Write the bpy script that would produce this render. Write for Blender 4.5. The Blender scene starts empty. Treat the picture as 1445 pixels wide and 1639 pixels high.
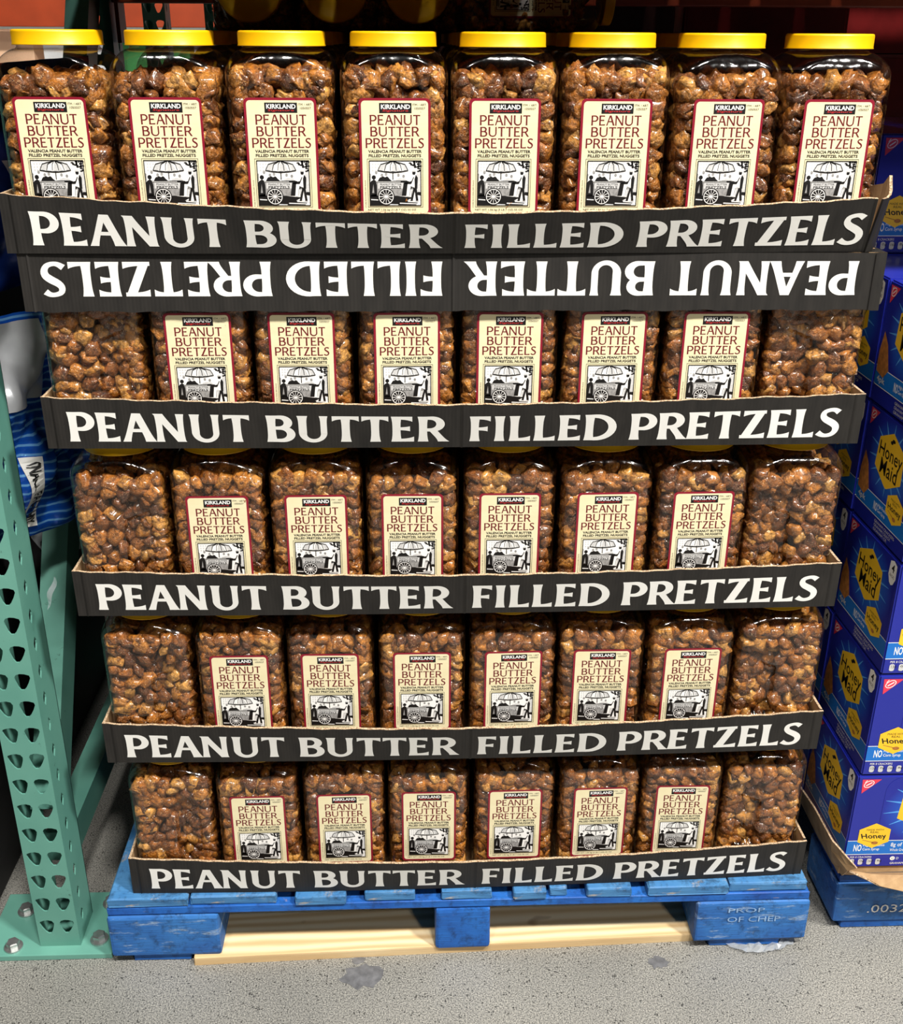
import bpy, bmesh, math, random
import numpy as np
from mathutils import Vector, Matrix
from mathutils.geometry import tessellate_polygon

# ------------------------------------------------------------------ scene, camera, light
scene = bpy.context.scene
COL = scene.collection
R2 = Vector((0.99925533, -0.03824762, 0.00509027))
U2 = Vector((0.01076203, 0.40296347, 0.91515279))
F2 = Vector((0.03705361, 0.91441652, -0.40307501))
cam = bpy.data.objects.new('camera', bpy.data.cameras.new('camera'))
COL.objects.link(cam)
cam.data.sensor_fit = 'VERTICAL'
cam.data.sensor_height = 24.0
cam.data.lens = 1729.16 / 1639 * 24.0
cam.data.clip_start = 0.01
m = Matrix((R2, U2, -F2)).transposed().to_4x4()
m.translation = Vector((-0.09811, -1.46668, 1.50315))
cam.matrix_world = m
scene.camera = cam

scene.view_settings.view_transform = 'Standard'
scene.view_settings.look = 'None'
scene.view_settings.gamma = 1.0
scene.view_settings.use_curve_mapping = False
scene.view_settings.exposure = -1.98

world = bpy.data.worlds.new('warehouse_air')
scene.world = world
world.use_nodes = True
bg = world.node_tree.nodes['Background']
bg.inputs[0].default_value = (0.9, 0.97, 1.0, 1)
bg.inputs[1].default_value = 0.022


def lamp(name, loc, target, power, sx, sy, color=(1, 0.97, 0.92)):
    d = bpy.data.lights.new(name, 'AREA')
    d.shape = 'RECTANGLE'
    d.size, d.size_y = sx, sy
    d.energy = power
    d.color = color
    o = bpy.data.objects.new(name, d)
    COL.objects.link(o)
    o.location = loc
    o.rotation_euler = (Vector(target) - Vector(loc)).to_track_quat('-Z', 'Y').to_euler()
    return o


lamp('aisle_lamp_right', (2.7, -2.4, 5.4), (0, 0, 0.8), 1600, 0.5, 0.35)
lamp('aisle_lamp_left', (-1.1, -2.7, 5.6), (0, 0, 0.8), 430, 0.5, 0.35)
lamp('aisle_lamp_middle', (0.6, -2.7, 5.8), (0, 0, 0.8), 1050, 0.5, 0.35)
lamp('added_low_fill', (2.6, -5.2, 5.2), (0, 0, 0.8), 380, 0.6, 0.4)  # added low fill light, reaches the lids under the trays
lamp('added_far_fill', (-1.2, 2.85, 5.0), (-1.2, 3.8, 1.3), 110, 0.6, 0.4).data.spread = math.radians(75)  # added light for the far beam and cartons, kept off the uprights

# ------------------------------------------------------------------ materials
MATS = {}


def lin(r, g, b):
    f = lambda c: c / 12.92 if c <= 0.04045 else ((c + 0.055) / 1.055) ** 2.4
    return (f(r / 255), f(g / 255), f(b / 255), 1)


class NT:
    def __init__(self, name):
        self.m = bpy.data.materials.new(name)
        self.m.use_nodes = True
        self.t = self.m.node_tree
        self.b = self.t.nodes['Principled BSDF']
        MATS[name] = self.m

    def n(self, kind, **kw):
        o = self.t.nodes.new(kind)
        for k, v in kw.items():
            if isinstance(v, (int, float, tuple)) and k in o.inputs:
                o.inputs[k].default_value = v
            else:
                setattr(o, k, v)
        return o

    def l(self, a, b):
        self.t.links.new(a, b)

    def coord(self, which='Object', scale=(1, 1, 1)):
        tc = self.n('ShaderNodeTexCoord')
        mp = self.n('ShaderNodeMapping')
        mp.inputs['Scale'].default_value = scale
        self.l(tc.outputs[which], mp.inputs['Vector'])
        return mp.outputs['Vector']

    def noise(self, vec, scale, detail=4, rough=0.55):
        n = self.n('ShaderNodeTexNoise')
        n.inputs['Scale'].default_value = scale
        n.inputs['Detail'].default_value = detail
        n.inputs['Roughness'].default_value = rough
        if vec is not None:
            self.l(vec, n.inputs['Vector'])
        return n.outputs['Fac']

    def ramp(self, fac, stops):
        r = self.n('ShaderNodeValToRGB')
        els = r.color_ramp.elements
        while len(els) < len(stops):
            els.new(0.5)
        for e, (p, c) in zip(els, stops):
            e.position = p
            e.color = c
        self.l(fac, r.inputs['Fac'])
        return r.outputs['Color']

    def mix(self, fac, a, b, mode='MIX'):
        n = self.n('ShaderNodeMix', data_type='RGBA', blend_type=mode)
        for sock, v in ((n.inputs[0], fac), (n.inputs[6], a), (n.inputs[7], b)):
            if isinstance(v, (tuple, float, int)):
                sock.default_value = v
            else:
                self.l(v, sock)
        return n.outputs[2]

    def bump(self, h, strength, dist=0.001):
        b = self.n('ShaderNodeBump')
        b.inputs['Strength'].default_value = strength
        b.inputs['Distance'].default_value = dist
        self.l(h, b.inputs['Height'])
        self.l(b.outputs['Normal'], self.b.inputs['Normal'])

    def out(self, color=None, rough=None, metal=None, spec=None, coat=None):
        for key, v in (('Base Color', color), ('Roughness', rough), ('Metallic', metal),
                       ('Specular IOR Level', spec), ('Coat Weight', coat)):
            if v is None:
                continue
            if isinstance(v, (tuple, float, int)):
                self.b.inputs[key].default_value = v
            else:
                self.l(v, self.b.inputs[key])
        return self.m


def plain(name, rgb, rough=0.6, var=0.12, scale=30, bump=0.0, bscale=200, metal=0.0, coat=None, spec=None):
    t = NT(name)
    c = lin(*rgb)
    v = t.coord()
    f = t.noise(v, scale)
    lo = tuple(x * (1 - var) for x in c[:3]) + (1,)
    hi = tuple(min(1, x * (1 + var)) for x in c[:3]) + (1,)
    t.out(t.ramp(f, [(0.3, lo), (0.7, hi)]), rough, metal, spec, coat)
    if bump:
        t.bump(t.noise(v, bscale), bump)
    return t.m


def build_materials():
    # clear PET: thin wall, Schlick reflection over plain transmission
    t = NT('clear_plastic')
    t.t.nodes.remove(t.b)
    lw = t.n('ShaderNodeLayerWeight')
    lw.inputs['Blend'].default_value = 0.5
    pw = t.n('ShaderNodeMath', operation='POWER')
    pw.inputs[1].default_value = 4.0
    t.l(lw.outputs['Facing'], pw.inputs[0])
    ma = t.n('ShaderNodeMath', operation='MULTIPLY_ADD')
    ma.inputs[1].default_value = 0.80
    ma.inputs[2].default_value = 0.075
    t.l(pw.outputs[0], ma.inputs[0])
    gl = t.n('ShaderNodeBsdfGlossy')
    gl.inputs['Roughness'].default_value = 0.10
    tr = t.n('ShaderNodeBsdfTransparent')
    tr.inputs['Color'].default_value = (0.965, 0.96, 0.95, 1)
    mx = t.n('ShaderNodeMixShader')
    t.l(ma.outputs[0], mx.inputs[0])
    t.l(tr.outputs[0], mx.inputs[1])
    t.l(gl.outputs[0], mx.inputs[2])
    bp = t.n('ShaderNodeBump')
    bp.inputs['Strength'].default_value = 0.35
    bp.inputs['Distance'].default_value = 0.003
    t.l(t.noise(t.coord(scale=(1, 1, 0.5)), 45, 2), bp.inputs['Height'])
    t.l(bp.outputs['Normal'], gl.inputs['Normal'])
    t.l(mx.outputs[0], t.t.nodes['Material Output'].inputs['Surface'])

    # thin crumpled film
    t = NT('wrap_film')
    t.t.nodes.remove(t.b)
    gl = t.n('ShaderNodeBsdfGlossy')
    gl.inputs['Roughness'].default_value = 0.18
    df = t.n('ShaderNodeBsdfDiffuse')
    df.inputs['Color'].default_value = (0.8, 0.85, 0.9, 1)
    tr = t.n('ShaderNodeBsdfTransparent')
    m1 = t.n('ShaderNodeMixShader')
    m1.inputs[0].default_value = 0.5
    t.l(gl.outputs[0], m1.inputs[1])
    t.l(df.outputs[0], m1.inputs[2])
    m2 = t.n('ShaderNodeMixShader')
    m2.inputs[0].default_value = 0.55
    t.l(tr.outputs[0], m2.inputs[1])
    t.l(m1.outputs[0], m2.inputs[2])
    t.l(m2.outputs[0], t.t.nodes['Material Output'].inputs['Surface'])

    # baked pretzel crust
    t = NT('pretzel_crust')
    g = t.n('ShaderNodeNewGeometry')
    v = t.coord()
    oi = t.n('ShaderNodeObjectInfo')
    sm_ = t.n('ShaderNodeMath', operation='ADD')
    t.l(g.outputs['Random Per Island'], sm_.inputs[0])
    t.l(oi.outputs['Random'], sm_.inputs[1])
    fr_ = t.n('ShaderNodeMath', operation='FRACT')
    t.l(sm_.outputs[0], fr_.inputs[0])
    base = t.ramp(fr_.outputs[0], [(0.0, lin(92, 46, 10)), (0.35, lin(146, 84, 22)), (0.7, lin(186, 118, 38)), (1.0, lin(216, 160, 80))])
    mott = t.ramp(t.noise(v, 130, 5, 0.65), [(0.34, (0.22, 0.16, 0.12, 1)), (0.50, (0.85, 0.80, 0.72, 1)), (0.66, (1.5, 1.42, 1.2, 1))])
    c = t.mix(1.0, base, mott, 'MULTIPLY')
    salt = t.ramp(t.noise(v, 700, 1), [(0.66, (0, 0, 0, 1)), (0.72, (1, 1, 1, 1))])
    c = t.mix(salt, c, lin(232, 200, 150))
    t.out(c, 0.34, coat=0.8)
    t.b.inputs['Coat Roughness'].default_value = 0.17
    t.bump(t.noise(v, 210, 5, 0.62), 0.9, 0.005)

    # printed corrugated board
    t = NT('black_board')
    v = t.coord()
    w = t.n('ShaderNodeTexWave', wave_type='BANDS', bands_direction='X')
    w.inputs['Scale'].default_value = 62
    w.inputs['Distortion'].default_value = 0.6
    t.l(v, w.inputs['Vector'])
    f = t.noise(t.coord(scale=(1, 1, 0.25)), 60, 5)
    t.out(t.ramp(f, [(0.3, lin(30, 28, 26)), (0.7, lin(43, 40, 37))]), 0.6, spec=0.35)
    t.bump(w.outputs['Fac'], 0.12, 0.001)
    t = NT('kraft_board')
    v = t.coord()
    f = t.noise(v, 40, 5)
    t.out(t.ramp(f, [(0.3, lin(150, 116, 78)), (0.7, lin(186, 152, 110))]), 0.8)
    t.bump(t.noise(v, 400), 0.15, 0.001)
    t = NT('board_edge')
    v = t.coord(scale=(1, 1, 1))
    f = t.noise(v, 420, 2)
    t.out(t.ramp(f, [(0.35, lin(120, 92, 66)), (0.6, lin(205, 178, 145))]), 0.9)

    plain('print_white', (236, 234, 228), 0.55, 0.03)
    t = NT('label_cream')
    v = t.coord()
    t.out(t.ramp(t.noise(v, 25, 3), [(0.3, lin(228, 216, 174)), (0.7, lin(236, 226, 188))]), 0.42)
    t.bump(t.noise(t.coord(scale=(0.4, 1, 1)), 70, 3), 0.18, 0.002)
    plain('label_red', (136, 20, 42), 0.42, 0.05)
    plain('label_maroon', (104, 14, 22), 0.5, 0.05)
    plain('ink_black', (14, 12, 12), 0.5, 0.05)
    plain('ink_grey', (150, 148, 146), 0.5, 0.25, 300)
    plain('ink_light_grey', (205, 204, 202), 0.5, 0.12, 400)
    plain('ink_white', (244, 242, 238), 0.5, 0.03)
    plain('ink_red', (208, 44, 48), 0.5, 0.03)

    t = NT('yellow_lid')
    v = t.coord()
    t.out(t.ramp(t.noise(v, 18, 3), [(0.3, lin(222, 166, 2)), (0.7, lin(236, 182, 4))]), 0.38)
    t.bump(t.noise(t.coord(scale=(1, 1, 6)), 120, 2), 0.06)

    # pallet paint, worn to wood
    def painted(name, a, b, amount, wood=(178, 150, 112)):
        t = NT(name)
        v = t.coord(scale=(1, 1, 1))
        col = t.ramp(t.noise(v, 9, 5), [(0.3, lin(*a)), (0.7, lin(*b))])
        worn = t.ramp(t.noise(t.coord(scale=(0.6, 0.6, 2.5)), 26, 7, 0.7), [(amount, (0, 0, 0, 1)), (amount + 0.10, (1, 1, 1, 1))])
        c = t.mix(worn, col, lin(*wood))
        dirt = t.ramp(t.noise(v, 60, 6, 0.7), [(0.32, (0.45, 0.45, 0.45, 1)), (0.5, (1, 1, 1, 1))])
        t.out(t.mix(1.0, c, dirt, 'MULTIPLY'), 0.62)
        t.bump(t.noise(t.coord(scale=(0.5, 4, 4)), 60, 6), 0.5, 0.002)
    painted('blue_paint', (12, 70, 150), (30, 104, 186), 0.64)
    painted('blue_paint_scuffed', (20, 78, 152), (52, 118, 186), 0.56, (150, 172, 196))
    painted('blue_deck', (40, 104, 164), (86, 142, 186), 0.57, (186, 170, 142))
    t = NT('raw_pine')
    w = t.n('ShaderNodeTexWave', wave_type='BANDS', bands_direction='Y')
    w.inputs['Scale'].default_value = 14
    w.inputs['Distortion'].default_value = 5
    w.inputs['Detail'].default_value = 4
    t.l(t.coord(scale=(0.15, 1, 1)), w.inputs['Vector'])
    c = t.ramp(w.outputs['Fac'], [(0.0, lin(212, 178, 128)), (0.7, lin(236, 210, 164)), (1.0, lin(240, 218, 176))])
    k = t.ramp(t.noise(t.coord(scale=(1, 1.5, 1)), 9, 2), [(0.70, (1, 1, 1, 1)), (0.78, (0.35, 0.2, 0.12, 1))])
    t.out(t.mix(1.0, c, k, 'MULTIPLY'), 0.7)
    t.bump(t.noise(t.coord(scale=(0.3, 3, 3)), 90, 4), 0.3)

    # rack paint
    t = NT('teal_paint')
    v = t.coord()
    c = t.ramp(t.noise(v, 6, 4), [(0.3, lin(88, 144, 130)), (0.7, lin(104, 160, 144))])
    d = t.ramp(t.noise(v, 45, 6, 0.75), [(0.27, (0.3, 0.3, 0.3, 1)), (0.36, (1, 1, 1, 1))])
    t.out(t.mix(1.0, c, d, 'MULTIPLY'), 0.4)
    t.bump(t.noise(v, 160, 3), 0.08)
    plain('orange_paint', (158, 60, 26), 0.45, 0.12, 12, 0.08)
    plain('zinc', (190, 192, 190), 0.32, 0.15, 90, 0.1, 300, metal=0.85)
    plain('dark_steel', (60, 62, 62), 0.4, 0.1, 40, metal=0.6)

    # floor
    t = NT('concrete')
    v = t.coord()
    c = t.ramp(t.noise(v, 2.2, 5), [(0.3, lin(122, 121, 117)), (0.7, lin(146, 144, 138))])
    fine = t.ramp(t.noise(v, 420, 2, 0.5), [(0.36, (0.36, 0.36, 0.36, 1)), (0.48, (0.9, 0.9, 0.9, 1)), (0.60, (1.25, 1.24, 1.2, 1)), (0.70, (1.8, 1.78, 1.7, 1))])
    c = t.mix(1.0, c, fine, 'MULTIPLY')
    vo = t.n('ShaderNodeTexVoronoi')
    vo.inputs['Scale'].default_value = 150
    t.l(v, vo.inputs['Vector'])
    pits = t.ramp(vo.outputs['Distance'], [(0.18, (0.2, 0.2, 0.2, 1)), (0.32, (1, 1, 1, 1))])
    sel = t.ramp(t.noise(v, 60, 3), [(0.50, (1, 1, 1, 1)), (0.56, (0, 0, 0, 1))])
    c = t.mix(1.0, c, t.mix(sel, pits, (1, 1, 1, 1)), 'MULTIPLY')
    t.out(c, 0.42)
    t.bump(t.noise(v, 420, 2), 0.15, 0.001)
    plain('stencil_paint', (138, 170, 206), 0.6, 0.3, 80)
    plain('floor_stain', (104, 104, 106), 0.4, 0.35, 60, 0.1)
    plain('wall_paint', (196, 196, 190), 0.8, 0.05)
    plain('timber_dark', (118, 86, 58), 0.8, 0.2, 20, 0.2)

    # biscuit cartons
    t = NT('carton_blue')
    t.out(lin(30, 40, 150), 0.33, coat=0.15)
    t.bump(t.noise(t.coord(), 14, 2), 0.12, 0.004)
    t = NT('carton_glow')
    tc = t.n('ShaderNodeTexCoord')
    mp = t.n('ShaderNodeMapping')
    mp.inputs['Location'].default_value = (-1, -1, -1)
    mp.inputs['Scale'].default_value = (2, 2, 2)
    t.l(tc.outputs['Generated'], mp.inputs['Vector'])
    le = t.n('ShaderNodeVectorMath', operation='LENGTH')
    t.l(mp.outputs['Vector'], le.inputs[0])
    t.out(lin(24, 96, 196), 0.33)
    t2 = t.ramp(le.outputs['Value'], [(0.0, lin(30, 130, 226)), (0.8, lin(30, 70, 176)), (1.2, lin(30, 40, 150))])
    t.out(t2, 0.33)
    plain('carton_band', (24, 112, 200), 0.35, 0.03)
    plain('carton_yellow', (248, 198, 44), 0.38, 0.06, 20)
    plain('carton_red', (226, 58, 84), 0.38, 0.03)
    plain('cracker', (176, 112, 50), 0.6, 0.35, 120)
    plain('carton_ray', (86, 160, 232), 0.35, 0.1)
    plain('black_carton', (26, 25, 26), 0.6, 0.15, 20)

    # snack bags
    t = NT('bag_blue')
    w = t.n('ShaderNodeTexWave', wave_type='BANDS', bands_direction='Z')
    w.inputs['Scale'].default_value = 22
    w.inputs['Distortion'].default_value = 0.3
    t.l(t.coord(), w.inputs['Vector'])
    t.out(t.ramp(w.outputs['Fac'], [(0.0, lin(18, 74, 168)), (0.80, lin(22, 86, 184)), (0.92, lin(110, 170, 226))]), 0.22, metal=0.25)
    t.bump(t.noise(t.coord(), 26, 4), 0.5, 0.006)
    plain('bag_navy', (20, 44, 110), 0.25, 0.2, 10, 0.4, 26, metal=0.2)
    plain('bag_silver', (196, 198, 202), 0.25, 0.15, 10, 0.4, 26, metal=0.3)
    plain('bag_charcoal', (52, 50, 52), 0.3, 0.2, 10, 0.5, 26, metal=0.2)
    # shrink-wrapped stock far behind
    plain('stock_red', (84, 16, 16), 0.25, 0.35, 8, 0.5, 18)
    plain('stock_dark', (46, 20, 18), 0.3, 0.4, 6, 0.4, 20)
    plain('stock_white', (232, 234, 236), 0.5, 0.1, 5)
    plain('stock_green', (52, 120, 62), 0.5, 0.1, 5)
    plain('stock_sky', (120, 182, 222), 0.5, 0.1, 5)
    plain('stock_peach', (226, 184, 150), 0.5, 0.12, 5)


build_materials()


# ------------------------------------------------------------------ mesh helpers
class MB:
    def __init__(self):
        self.v, self.f, self.mi, self.mats = [], [], [], []

    def mat(self, name):
        if name not in self.mats:
            self.mats.append(name)
        return self.mats.index(name)

    def poly(self, pts, mat):
        b = len(self.v)
        self.v += [tuple(p) for p in pts]
        self.f.append(tuple(range(b, b + len(pts))))
        self.mi.append(self.mat(mat))

    def add(self, vs, fs, mat):
        b = len(self.v)
        k = self.mat(mat)
        self.v += [tuple(p) for p in vs]
        for f in fs:
            self.f.append(tuple(i + b for i in f))
            self.mi.append(k)

    def box(self, x0, x1, y0, y1, z0, z1, mat):
        self.add([(x0, y0, z0), (x1, y0, z0), (x1, y1, z0), (x0, y1, z0), (x0, y0, z1), (x1, y0, z1), (x1, y1, z1), (x0, y1, z1)],
                 [(0, 3, 2, 1), (4, 5, 6, 7), (0, 1, 5, 4), (1, 2, 6, 5), (2, 3, 7, 6), (3, 0, 4, 7)], mat)

    def mesh(self, name, smooth=False):
        me = bpy.data.meshes.new(name)
        me.from_pydata(self.v, [], self.f)
        for n in self.mats:
            me.materials.append(MATS[n])
        me.polygons.foreach_set('material_index', self.mi)
        if smooth:
            me.polygons.foreach_set('use_smooth', [True] * len(self.f))
        me.update()
        return me

    def obj(self, name, parent=None, smooth=False):
        return link(name, self.mesh(name, smooth), parent)


def link(name, data, parent=None, loc=None):
    o = bpy.data.objects.new(name, data)
    COL.objects.link(o)
    if parent is not None:
        o.parent = parent
    if loc is not None:
        o.location = loc
    return o


def tag(o, label, cat, group=None, kind=None):
    if kind:
        o['kind'] = kind
    if label:
        o['label'] = label
    if cat:
        o['category'] = cat
    if group:
        o['group'] = group
    return o


def thing(name, label, cat, loc=(0, 0, 0), rz=0.0, group=None):
    o = link(name, None, None, loc)
    o.empty_display_size = 0.05
    o.rotation_euler = (0, 0, rz)
    return tag(o, label, cat, group)


def bevel_box(name, size, mat, bev=0.004, parent=None, loc=(0, 0, 0), jitter=0.0, seed=0, segs=2):
    bm = bmesh.new()
    bmesh.ops.create_cube(bm, size=1.0)
    bmesh.ops.scale(bm, vec=size, verts=bm.verts)
    if bev:
        bmesh.ops.bevel(bm, geom=bm.edges[:], offset=bev, segments=segs, profile=0.6, affect='EDGES')
    if jitter:
        rr = random.Random(seed)
        for vv in bm.verts:
            vv.co += Vector((rr.uniform(-1, 1), rr.uniform(-1, 1), rr.uniform(-1, 1))) * jitter
    me = bpy.data.meshes.new(name)
    bm.to_mesh(me)
    bm.free()
    me.materials.append(MATS[mat])
    return link(name, me, parent, loc)


def lathe(profile, segs, mb, mat, cx=0, cy=0):
    vs, fs = [], []
    n = len(profile)
    for i in range(segs):
        a = 2 * math.pi * i / segs
        for r, z in profile:
            vs.append((cx + r * math.cos(a), cy + r * math.sin(a), z))
    for i in range(segs):
        j = (i + 1) % segs
        for k in range(n - 1):
            fs.append((i * n + k, j * n + k, j * n + k + 1, i * n + k + 1))
    mb.add(vs, fs, mat)


def copy_tree(o, parent=None):
    c = o.copy()
    COL.objects.link(c)
    c.parent = parent
    for ch in list(o.children):
        copy_tree(ch, c)
    return c


# ------------------------------------------------------------------ lettering
def spath(pts, n=28):
    """Catmull-Rom through pts"""
    P = [np.array(p, float) for p in pts]
    P = [2 * P[0] - P[1]] + P + [2 * P[-1] - P[-2]]
    out = []
    segs = len(P) - 3
    for i in range(n + 1):
        t = i / n * segs
        k = min(int(t), segs - 1)
        u = t - k
        a, b, c, d = P[k:k + 4]
        out.append(0.5 * ((2 * b) + (-a + c) * u + (2 * a - 5 * b + 4 * c - d) * u * u + (-a + 3 * b - 3 * c + d) * u ** 3))
    return out


def stroke(path, width):
    out = []
    n = len(path)
    for i, p in enumerate(path):
        a = path[max(i - 1, 0)]
        b = path[min(i + 1, n - 1)]
        d = b - a
        d = d / (np.hypot(*d) + 1e-9)
        nn = np.array((-d[1], d[0]))
        w = width(i / (n - 1)) / 2
        out.append((tuple(p + nn * w), tuple(p - nn * w)))
    return out


def glyph(ch, w, th, fl):
    """flared roman capital as strips of (left,right) pairs; returns strips, advance"""
    S = []

    def stem(x, y0=0.0, y1=1.0, f0=1, f1=1, ww=None, x1=None):
        ww = ww or w
        x1 = x if x1 is None else x1
        st = []
        for i in range(9):
            t = i / 8
            k = abs(2 * t - 1) ** 3 * fl * (f0 if t < 0.5 else f1)
            h = ww / 2 * (1 + k)
            cx = x + (x1 - x) * t
            st.append(((cx - h, y0 + (y1 - y0) * t), (cx + h, y0 + (y1 - y0) * t)))
        S.append(st)

    def arm(x0, x1, y, up=1, dn=1, slant=0.0):
        """arm at y, free end at x1 flares up / down"""
        st = []
        for i in range(8):
            t = i / 7
            k = t ** 3
            st.append(((x0 + (x1 - x0) * t + slant * k, y + th / 2 + th * fl * 2.2 * k * up), (x0 + (x1 - x0) * t - slant * k, y - th / 2 - th * fl * 2.2 * k * dn)))
        S.append(st)

    def bowl(x, y0, y1, xr):
        """from (x,y1) round to (x,y0)"""
        cy = (y0 + y1) / 2
        ry = (y1 - y0) / 2
        rx = min(ry * 1.05, xr - x)
        cxx = xr - rx
        path = [np.array((x, y1)), np.array(((x + cxx) / 2, y1))]
        for i in range(17):
            a = math.pi / 2 - math.pi * i / 16
            path.append(np.array((cxx + rx * math.cos(a), cy + ry * math.sin(a))))
        path += [np.array(((x + cxx) / 2, y0)), np.array((x, y0))]
        S.append(stroke(path, lambda t: th + (w * 1.05 - th) * max(0, math.sin(math.pi * t)) ** 1.6))

    h = th / 2
    o = w / 2 * (1 + fl)
    if ch == 'P':
        stem(o); bowl(o, 0.43, 1 - h, 0.60); adv = 0.70
    elif ch == 'B':
        stem(o); bowl(o, 0.53, 1 - h, 0.56); bowl(o, h, 0.53, 0.62); adv = 0.74
    elif ch == 'R':
        stem(o); bowl(o, 0.47, 1 - h, 0.58)
        stem(0.66, 0.0, 0.5, 1.2, 0, w * 1.02, 0.36); adv = 0.74
    elif ch == 'D':
        stem(o); bowl(o, h, 1 - h, 0.74); adv = 0.86
    elif ch == 'E':
        stem(o); arm(o, 0.54, 1 - h, 0, 1); arm(o, 0.48, 0.52, 0.5, 0.5); arm(o, 0.58, h, 1, 0, 0.0); adv = 0.63
    elif ch == 'F':
        stem(o); arm(o, 0.54, 1 - h, 0, 1); arm(o, 0.47, 0.50, 0.5, 0.5); adv = 0.60
    elif ch == 'L':
        stem(o); arm(o, 0.56, h, 1, 0); adv = 0.60
    elif ch == 'I':
        stem(o); adv = 0.34
    elif ch == 'T':
        stem(0.34); arm(0.34, 0.68, 1 - h, 0, 1); arm(0.34, 0.0, 1 - h, 0, 1); adv = 0.70
    elif ch == 'N':
        stem(o * 0.9, ww=w * 0.8); stem(0.80 - o * 0.9, ww=w * 0.8); stem(0.80 - o * 0.85, 0, 1, 0.2, 0.5, w * 1.1, o * 0.8); adv = 0.88
    elif ch == 'A':
        stem(w * 0.38, 0, 1, 1, 0, w * 0.78, 0.36); stem(0.80 - w * 0.42, 0, 1, 1, 0, w * 1.05, 0.40)
        S.append([((0.18, 0.34 + th), (0.18, 0.34)), ((0.62, 0.34 + th), (0.62, 0.34))]); adv = 0.80
    elif ch == 'U':
        xl, xr = o, 0.78 - o * 0.8
        stem(xl, 0.32, 1, 0, 1); stem(xr, 0.32, 1, 0, 1, w * 0.8)
        c = (xl + xr) / 2
        rx = (xr - xl) / 2
        path = [np.array((c - rx * math.cos(math.pi * i / 18), 0.33 - 0.29 * math.sin(math.pi * i / 18))) for i in range(19)]
        S.append(stroke(path, lambda t: w * (1 - 0.2 * t) + (th - w * 0.8) * math.sin(math.pi * t))); adv = 0.84
    elif ch == 'Z':
        arm(0.5, 0.04, 1 - h, 0, 1); arm(0.4, 0.64, 1 - h, 0, 0); arm(0.1, 0.66, h, 1, 0); arm(0.2, 0.0, h, 0, 0)
        stem(w * 0.6, 0.0, 1.0, 0, 0, w * 1.2, 0.64 - w * 0.6); adv = 0.70
    elif ch == 'S':
        pts = [(0.53, 0.86), (0.42, 0.94), (0.29, 0.945), (0.15, 0.88), (0.12, 0.74), (0.20, 0.62), (0.36, 0.51), (0.48, 0.39), (0.495, 0.24), (0.42, 0.11), (0.28, 0.055), (0.15, 0.075), (0.03, 0.16)]
        def ww(t):
            s = math.exp(-((t - 0.5) / 0.2) ** 2)
            e = max(0, 1 - min(t, 1 - t) / 0.14)
            return th * 1.05 + (w - th) * s * 1.05 + th * fl * 1.6 * e
        S.append(stroke(spath(pts, 34), ww)); adv = 0.62
    else:
        adv = 0.3
    return S, adv


def word(txt, w, th, fl, gap=0.05):
    strips, x = [], 0.0
    for ch in txt:
        S, adv = glyph(ch, w, th, fl)
        for st in S:
            strips.append([((a[0] + x, a[1]), (b[0] + x, b[1])) for a, b in st])
        x += adv + gap
    xs = [q[0] for st in strips for pr in st for q in pr]
    return strips, min(xs), max(xs)


def put_word(mb, txt, x0, x1, y0, y1, mat, fmap, w=0.2, th=0.12, fl=0.3, gap=0.05, lift=0.0):
    strips, a, b = word(txt, w, th, fl, gap)
    sx = (x1 - x0) / (b - a)
    for k, st in enumerate(strips):
        vs = []
        for l, r in st:
            for q in (l, r):
                vs.append(fmap(x0 + (q[0] - a) * sx, y0 + q[1] * (y1 - y0), lift + 0.00003 * (k % 5)))
        mb.add(vs, [(2 * i, 2 * i + 1, 2 * i + 3, 2 * i + 2) for i in range(len(st) - 1)], mat)


_TXT = {}


def font_mesh(s, bold=0.0):
    key = (s, bold)
    if key in _TXT:
        return _TXT[key]
    cu = bpy.data.curves.new('text', 'FONT')
    cu.body = s
    cu.size = 1
    cu.resolution_u = 2
    cu.offset = bold
    ob = bpy.data.objects.new('text', cu)
    COL.objects.link(ob)
    bpy.context.view_layer.update()
    dg = bpy.context.evaluated_depsgraph_get()
    me = bpy.data.meshes.new_from_object(ob.evaluated_get(dg))
    vs = [tuple(v.co[:2]) for v in me.vertices]
    fs = [tuple(p.vertices) for p in me.polygons]
    bpy.data.objects.remove(ob)
    bpy.data.curves.remove(cu)
    bpy.data.meshes.remove(me)
    _TXT[key] = (vs, fs)
    return vs, fs


def put_text(mb, s, x0, x1, y0, y1, mat, fmap, lift=0.0, bold=0.0, shear=0.0):
    vs, fs = font_mesh(s, bold)
    xs = [v[0] for v in vs]
    ys = [v[1] for v in vs]
    ax, bx, ay, by = min(xs), max(xs), min(ys), max(ys)
    out = []
    for x, y in vs:
        u = (x - ax) / (bx - ax)
        q = (y - ay) / (by - ay)
        out.append(fmap(x0 + u * (x1 - x0) + shear * (q - 0.5) * (y1 - y0), y0 + q * (y1 - y0), lift))
    mb.add(out, fs, mat)


def put_poly(mb, pts, mat, fmap, lift=0.0):
    mb.poly([fmap(x, y, lift) for x, y in pts], mat)


def ngon(cx, cy, rx, ry, n, a0=0.0):
    return [(cx + rx * math.cos(a0 + 2 * math.pi * i / n), cy + ry * math.sin(a0 + 2 * math.pi * i / n)) for i in range(n)]


def rrect(x0, x1, y0, y1, r, n=5):
    pts = []
    for cx, cy, a in ((x1 - r, y1 - r, 0), (x0 + r, y1 - r, 90), (x0 + r, y0 + r, 180), (x1 - r, y0 + r, 270)):
        for i in range(n + 1):
            t = math.radians(a + 90 * i / n)
            pts.append((cx + r * math.cos(t), cy + r * math.sin(t)))
    return pts


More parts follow.
